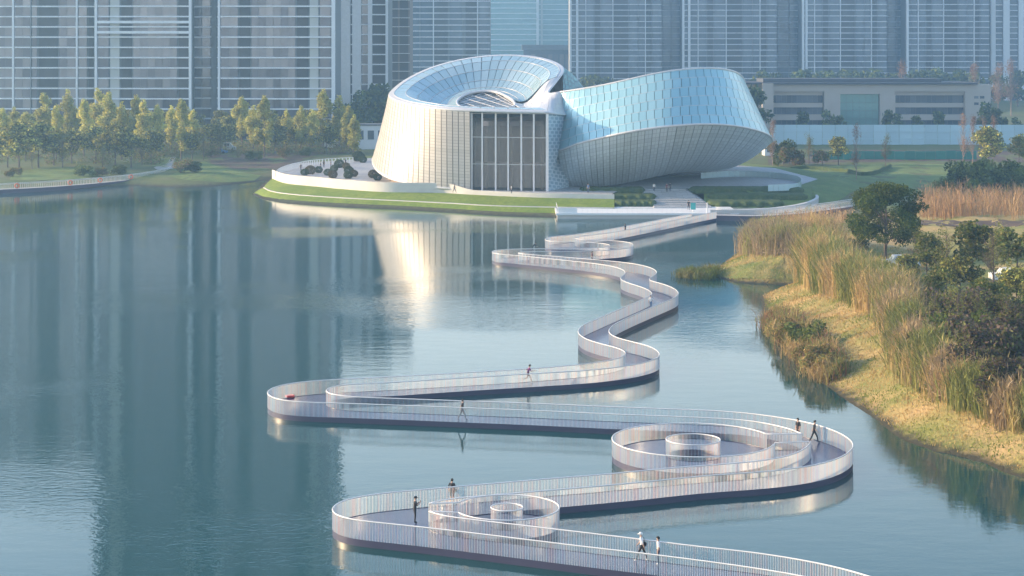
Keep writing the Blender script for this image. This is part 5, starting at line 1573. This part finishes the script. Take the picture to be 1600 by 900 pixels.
# --- reeds and grass (uncountable)
def blades(name, bases, heights, width, cols, rng, lean=0.25, label=None, cat='reeds', plume=None):
    n = len(bases)
    a = rng.uniform(0, 2 * math.pi, n); l = np.abs(rng.normal(0, lean, n)) * heights
    dx, dy = np.cos(a) * l, np.sin(a) * l
    wa = rng.uniform(0, math.pi, n); w = width * rng.uniform(0.6, 1.4, n)
    wx, wy = np.cos(wa) * w, np.sin(wa) * w
    V = np.zeros((n, 7, 3))
    for k, (t, ws) in enumerate(((0, 0.7), (0.45, 1.0), (0.8, 0.75))):
        cx = bases[:, 0] + dx * t * t; cyy = bases[:, 1] + dy * t * t; cz = bases[:, 2] + heights * t * (1 - 0.12 * t * lean)
        V[:, 2 * k] = np.stack([cx - wx * ws, cyy - wy * ws, cz], 1); V[:, 2 * k + 1] = np.stack([cx + wx * ws, cyy + wy * ws, cz], 1)
    V[:, 6] = np.stack([bases[:, 0] + dx, bases[:, 1] + dy, bases[:, 2] + heights], 1)
    base = np.arange(n) * 7
    fs = []
    for q in ((0, 1, 3, 2), (2, 3, 5, 4)):
        fs += (base[:, None] + np.array(q)).tolist()
    fs += (base[:, None] + np.array((4, 5, 6))).tolist()
    pal = np.asarray(cols, float)
    patch = 0.5 + 0.5 * np.sin(bases[:, 0] * 0.7 + np.sin(bases[:, 1] * 0.5) * 2)
    idx = np.clip((patch * len(pal) + rng.normal(0, 0.9, n)).astype(int), 0, len(pal) - 1)
    cc = pal[idx] * rng.uniform(0.7, 1.3, (n, 1))
    C7 = np.repeat(cc[:, None, :], 7, axis=1)
    if plume is not None:
        C7[:, 4:] = np.asarray(plume) * rng.uniform(0.8, 1.2, (n, 1, 1))
    o = link(name, mesh(name, V.reshape(-1, 3).tolist(), fs, False, C7.reshape(-1, 3)), M['reed'])
    return tag(o, label, cat, kind='stuff')

def band_points(front, back, n, rng, clump=0.6):
    A = catmull([G(*p) for p in front], n=60); B = catmull([G(*p) for p in back], n=60)
    k = max(1, n // 14)
    u = rng.uniform(0, 59, k); v = rng.uniform(0, 1, k)
    i = u.astype(int).clip(0, 58); t = (u - i)[:, None]
    P = (A[i] * (1 - t) + A[i + 1] * t) * (1 - v[:, None]) + (B[i] * (1 - t) + B[i + 1] * t) * v[:, None]
    P = np.repeat(P, 14, axis=0)
    tone = np.repeat(rng.uniform(0.72, 1.1, k), 14)
    P[:, :2] += rng.normal(0, clump, (len(P), 2))
    P[:, 2] = np.maximum(hgt(P[:, 0], P[:, 1]), -0.3) - 0.05
    return P, tone, np.repeat(u / 59, 14)
STRAW = [(0.46, 0.33, 0.16), (0.42, 0.33, 0.14), (0.36, 0.31, 0.12), (0.27, 0.27, 0.09), (0.19, 0.21, 0.065)]
BROWN = [(0.37, 0.28, 0.17), (0.30, 0.23, 0.14), (0.26, 0.20, 0.13), (0.33, 0.28, 0.15)]
ORNG = [(0.42, 0.26, 0.13), (0.36, 0.22, 0.12), (0.44, 0.30, 0.15)]
def reed_bed(label, front, back, n, hm, hs, w, cols, seed, lean=0.3, plume=None, sprays=True):
    rg_ = np.random.default_rng(seed)
    P, tone, u = band_points(front, back, n, rg_)
    hm_ = np.interp(u, [0, 1], hm) if isinstance(hm, tuple) else hm
    hh = hm_ * tone * rg_.normal(1, hs, len(P)).clip(0.45, 1.4)
    if sprays:                                   # leaves hanging off the stems
        k = rg_.integers(0, len(P), int(len(P) * 1.8))
        S = P[k].copy(); S[:, 2] += hh[k] * rg_.uniform(0.25, 0.92, len(k)); S[:, :2] += rg_.normal(0, 0.18, (len(k), 2))
        blades('reed_leaves', S, rg_.uniform(0.3, 0.75, len(k)), w * 1.1, cols, rg_, 1.1, label.replace('reed', 'leafy reed', 1) + ', hanging leaves', 'reeds')
    blades('reed_bed', P, hh, w, cols, rg_, lean, label, 'reeds', plume)
reed_bed('brown reed clump on the small grassy point', [(1163, 398), (1205, 399), (1252, 401)], [(1172, 378), (1215, 380), (1262, 384)], 7000, 3.3, 0.18, 0.035, BROWN + STRAW[3:4], 31)
reed_bed('tall straw and green reeds on the bank crest left of the large tree', [(1256, 440), (1290, 456), (1340, 474), (1385, 494)], [(1266, 424), (1302, 440), (1352, 460), (1402, 482)], 18000, (5.2, 3.3), 0.2, 0.04, STRAW, 32)
reed_bed('highest feathery reeds behind the grassy point', [(1256, 402), (1290, 408), (1330, 420)], [(1262, 380), (1292, 384), (1318, 396)], 5000, (3.6, 2.8), 0.22, 0.04, STRAW[:3] + BROWN[:1], 33)
reed_bed('yellow-green reeds along the rope fence on the near bank', [(1388, 496), (1402, 540), (1424, 588), (1470, 622), (1530, 646), (1610, 676)], [(1404, 488), (1424, 530), (1444, 572), (1490, 604), (1545, 628), (1620, 658)], 22000, (4.2, 2.5), 0.18, 0.035, STRAW[::-1] + BROWN[:1], 34)
reed_bed('orange reeds beyond the road at the right edge', [(1440, 344), (1520, 344), (1610, 342)], [(1440, 318), (1520, 316), (1610, 314)], 2200, 3.4, 0.45, 0.04, ORNG, 35)
reed_bed('sparse orange reeds in front of the boardwalk', [(1176, 366), (1240, 364), (1320, 372)], [(1200, 346), (1260, 344), (1330, 346)], 900, 1.7, 0.35, 0.035, ORNG + BROWN[:1], 36)
reed_bed('low green water plants off the grassy point', [(1068, 435), (1090, 437), (1118, 436)], [(1072, 428), (1092, 427), (1116, 426)], 2200, 1.0, 0.2, 0.03, [(0.16, 0.19, 0.05), (0.12, 0.16, 0.04), (0.22, 0.2, 0.08)], 37, lean=0.35)
reed_bed('straw tufts among the waterside shrubs', [(1200, 512), (1236, 552), (1272, 592), (1300, 600)], [(1214, 500), (1256, 530), (1292, 566), (1312, 586)], 5000, 1.7, 0.2, 0.03, STRAW + RUS[:1], 38, lean=0.3)
# short grass of the sunny bank
rg_ = np.random.default_rng(41)
cand = np.stack([rg_.uniform(28, 70, 260000), rg_.uniform(118, 300, 260000)], axis=1)
dd = lake_dist(cand[:, 0], cand[:, 1])
pxs = CX + cand[:, 0] * F / cand[:, 1]
ok = (dd > 0.15) & (dd < 19) & (pxs < 1660)
Pg = cand[ok][:70000]
Pg = np.column_stack([Pg, hgt(Pg[:, 0], Pg[:, 1]) - 0.03])
GRS = [(0.46, 0.32, 0.14), (0.42, 0.30, 0.13), (0.36, 0.29, 0.10), (0.26, 0.26, 0.07), (0.18, 0.22, 0.05)]
o = blades('bank_grass', Pg, rg_.uniform(0.10, 0.26, len(Pg)), 0.03, GRS, rg_, 0.5, 'short straw and green grass covering the right bank', 'grass')

# rope fence along the bank: posts and two rails
def rope_fence(pts, label):
    A = catmull([G(*p) for p in pts], step=1.9)
    r = empty('rope_fence', A[0]); tag(r, label, 'fence')
    tops = []
    for p in A:
        z = h1(p[0], p[1])
        m = MB(); m.tube([(p[0], p[1], z - 0.2), (p[0] + random.uniform(-.05, .05), p[1], z + 0.95)], 0.06, 6); m.build('post', M['wood'], r)
        tops.append(Vector((p[0], p[1], z)))
    for hh in (0.85, 0.45):
        m = MB(); m.tube([t + Vector((0, 0, hh)) for t in tops], 0.04, 5); m.build('rail', M['wood'], r)
rope_fence([(1248, 438), (1290, 460), (1335, 476), (1378, 492)], 'wooden rail fence along the crest below the tall reeds')
rope_fence([(1416, 592), (1450, 618), (1500, 640), (1550, 656), (1612, 674)], 'wooden rail fence on the near bank below the yellow-green reeds')
rope_fence([(1160, 399), (1205, 401), (1250, 403)], 'low wooden rail fence in front of the brown reed clump')

# ------------------------------------------------------------------ left bank boardwalk with life rings
lbk = catmull([W(a, b, 0.9)[:2] for a, b in [(-60, 300), (0, 296), (60, 293), (130, 288), (200, 281), (250, 273), (270, 266)]], step=0.8)
lbb = lbk + np.array([-0.3, 3.0])
lw_ = empty('shore_boardwalk', (float(lbk[0][0]), float(lbk[0][1]), 0)); tag(lw_, 'grey railed boardwalk along the far left shore', 'boardwalk')
n_ = len(lbk)
vs = [(p[0], p[1], 0.85) for p in lbk] + [(p[0], p[1], 0.85) for p in lbb]
link('boardwalk_deck', mesh('boardwalk_deck', vs, up(vs, [(i, i + 1, n_ + i + 1, n_ + i) for i in range(n_ - 1)])), M['path'], lw_)
side_run(lbk, parent=lw_, step=0.45, z0=0.82, z1=1.9, fas='boardwalk_edge')
side_run(lbb, parent=lw_, step=0.45, z0=0.82, z1=1.9, fas='boardwalk_edge', fascia=False)
def torus(name, c, R, r, mat, vertical=True):
    b = MB()
    pts = []
    n, k = 20, 8
    vs, fs = [], []
    for i in range(n):
        a = 2 * math.pi * i / n
        for j in range(k):
            t = 2 * math.pi * j / k
            rad = R + r * math.cos(t)
            if vertical: vs.append((c[0] + rad * math.cos(a), c[1] + r * math.sin(t), c[2] + rad * math.sin(a)))
            else: vs.append((c[0] + rad * math.cos(a), c[1] + rad * math.sin(a), c[2] + r * math.sin(t)))
    for i in range(n):
        for j in range(k):
            fs.append((i * k + j, ((i + 1) % n) * k + j, ((i + 1) % n) * k + (j + 1) % k, i * k + (j + 1) % k))
    return link(name, mesh(name, vs, fs, True), mat)
for i, px in enumerate((29, 111, 157, 205)):
    k = int(np.argmin(np.abs(CX + lbk[:, 0] * F / lbk[:, 1] - px)))
    p = lbk[k]
    o = torus('life_ring', (p[0], p[1] - 0.25, 1.5), 0.42, 0.13, M['orange'])
    tag(o, f'orange life ring hung on the left shore railing, {ORD[i]} from the left', 'life ring', 'life rings on the shore railing')
g = W(453, 621, DECK)
o = torus('life_ring', (g.x, g.y, DECK + 0.12), 0.33, 0.1, M['red'], False); tag(o, 'red life ring lying on the deck in the left bend of the footbridge', 'life ring')

# ------------------------------------------------------------------ vehicles and sheds half hidden behind the trees
M['vanwhite'] = simple('van_white', (0.72, 0.73, 0.74), 0.3, var=0.03)
M['vanglass'] = simple('van_glass', (0.03, 0.04, 0.05), 0.1)
M['tyre'] = simple('tyre_rubber', (0.02, 0.02, 0.02), 0.8)
M['bluepaint'] = simple('blue_paint', (0.06, 0.16, 0.36), 0.35)
def van(px, py, label, L=5.2, Hh=2.3, mat='vanwhite', cat='van', name='parked_van', low=False):
    g = G(px, py); r = empty(name, g); tag(r, label, cat)
    prof = [(-L / 2, 0.35), (-L / 2, Hh * 0.95), (-L / 2 + 0.15, Hh), (L / 2 - 1.6, Hh), (L / 2 - 0.9, Hh * 0.58), (L / 2 - 0.05, Hh * 0.5), (L / 2, 0.35)]
    if low: prof = [(-L / 2, 0.3), (-L / 2, Hh * 0.62), (-L / 2 + 0.9, Hh * 0.66), (-L / 2 + 1.3, Hh), (L / 2 - 2.0, Hh), (L / 2 - 1.2, Hh * 0.64), (L / 2, Hh * 0.55), (L / 2, 0.3)]
    n = len(prof)
    vs = [(g.x + a, g.y + s * 0.9, g.z + b) for s in (-1, 1) for a, b in prof]
    fs = [tuple(range(n)), tuple(range(2 * n - 1, n - 1, -1))] + [(i, n + i, n + (i + 1) % n, (i + 1) % n) for i in range(n)]
    link('body', mesh('body', vs, fs), M[mat], r)
    for a in (-L / 2 + 1.0, L / 2 - 1.0):
        for s in (-0.92, 0.92):
            m = MB(); m.tube([(g.x + a, g.y + s - 0.1, g.z + 0.34), (g.x + a, g.y + s + 0.1, g.z + 0.34)], 0.34, 12); m.build('wheel', M['tyre'], r)
    for a, b in ((-L / 2 + 1.4, -0.2), (0.0, L / 2 - 1.9)):
        MB().box(g.x + a, g.x + b, g.y - 0.93, g.y - 0.91, g.z + Hh * 0.64, g.z + Hh * 0.9).build('window', M['vanglass'], r)
van(518, 233, 'white van parked behind the thin trees left of the plaza')
van(356, 236, 'white van half hidden in the left grove', L=4.6)
van(344, 240, 'small blue car in the left grove', L=4.0, Hh=1.5, mat='bluepaint', cat='car', name='parked_car', low=True)
van(1228, 244, 'white truck cab beside the loop tip at the building site', L=6, Hh=2.6)
van(1578, 440, 'pale car parked beneath the trees at the right edge', L=4.4, Hh=1.5, cat='car', name='parked_car', low=True)
van(1408, 418, 'pale car behind the trunk of the large spreading tree', L=4.4, Hh=1.5, cat='car', name='parked_car', low=True)
def shed(px0, px1, py0, py1, Y, label):
    xa, xb = (px0 - CX) * Y / F, (px1 - CX) * Y / F
    z1, z0 = H - (py0 - HY) * Y / F, 1.0
    r = empty('site_cabin', ((xa + xb) / 2, Y, z0)); tag(r, label, 'cabin')
    MB().box(xa, xb, Y, Y + 6, z0, z1).build('wall', M['vanwhite'], r)
    MB().box(xa - .3, xb + .3, Y - .4, Y + 6.4, z1, z1 + .35).build('roof', M['tbody'], r)
    n = max(2, int((xb - xa) / 2.6))
    for k in range(n):
        a = xa + (xb - xa) * (k + .2) / n; b = xa + (xb - xa) * (k + .8) / n
        MB().box(a, b, Y - .06, Y + .02, z0 + (z1 - z0) * .45, z0 + (z1 - z0) * .8).build('window', M['tblue'], r)
shed(555, 604, 196, 225, 530, 'white two-storey site cabin left of the museum wall')
shed(1195, 1232, 228, 246, 500, 'small white site cabin beside the green fence')

# ------------------------------------------------------------------ people
def on_deck(px, py): return W(px, py, DECK)
person('walk_white', on_deck(1003, 877), 285, 'person in white cap and white top walking with a black bag on the near span', head='cap', headcol='white', extra='bag', h=1.72)
person('stand_white', on_deck(1029, 883), 275, 'person in a long white shirt walking behind the white-capped walker', h=1.68)
person('phone', on_deck(648, 818), 75, 'person in black and a cap holding up a phone at the left bend', head='cap', headcol='black', extra='phone', h=1.74)
person('bag', on_deck(706, 787), 20, 'person in black with shoulder bag behind the small ring', extra='bag', h=1.66)
person('stand_black', on_deck(1247, 688), 235, 'person in a black jacket behind the inner rail of the right bend', h=1.72)
person('walk_black', on_deck(1272, 692), 110, 'person in black walking on the open deck of the right bend', h=1.74)
person('walk_grey', on_deck(722, 657), 95, 'person in dark top and grey trousers striding along the long middle span', h=1.74)
person('run', on_deck(825, 598), 85, 'runner in a purple top on the span below the double bend', h=1.72)
person('bend', on_deck(832, 396), 80, 'person in black leaning forward on the far left bend', h=1.74)
person('stand_maroon', on_deck(925, 412), 90, 'person in dark red standing on the span before the tight bends', h=1.72)
person('walk_blue', on_deck(1017, 483), 200, 'person in white and blue on the short diagonal span', h=1.6)
person('stand_black', on_deck(977, 366), 300, 'small dark figure on the ramp up to the museum landing', h=1.72)
person('walk_black', W(1076, 328, 1.15), 180, 'person in black on the plaza steps beside the teal board', h=1.74)
person('walk_white', W(1022, 300, PLZ), 180, 'person in a pale top under the museum overhang, left of a pair', h=1.7)
person('stand_maroon', W(1042, 300, PLZ), 180, 'person in dark red under the museum overhang', h=1.7)
person('stand_black', W(1047, 299, PLZ), 150, 'dark figure right of the dark red one under the overhang', h=1.7)
person('stand_blue', W(919, 301, PLZ), 200, 'person in blue by the museum flank wall', h=1.72)
person('stand_white', W(799, 303, PLZ + 0.1), 90, 'person in white in front of the glass hall', h=1.7)
person('walk_black', W(710, 301, PLZ + 0.1), 90, 'dark walker in front of the white cladding wall', h=1.7)
for k, (px, py) in enumerate([(470, 268), (501, 265), (506, 262), (517, 262), (540, 259)]):
    person(['walk_black', 'stand_black'][k % 2], W(px, py, PLZ), 40 + 70 * k, f'dark figure on the back of the left plaza, {ORD[k]} from the left', 'figures on the left plaza', h=1.74)

# ------------------------------------------------------------------ haze in the air over the whole site
hz = bpy.data.materials.new('haze_air'); hz.use_nodes = True
nt = hz.node_tree; nt.nodes.clear()
ho = nt.nodes.new('ShaderNodeOutputMaterial'); pv_ = nt.nodes.new('ShaderNodeVolumePrincipled')
pv_.inputs['Color'].default_value = (0.36, 0.66, 1.0, 1)
pv_.inputs['Density'].default_value = 0.00043
pv_.inputs['Anisotropy'].default_value = 0.45
nt.links.new(pv_.outputs[0], ho.inputs['Volume'])
m = MB().box(-700, 700, -60, 1700, -3.2, 153)
tag(m.build('haze', hz), 'thin bluish haze filling the air over lake and city', 'haze', kind='stuff')
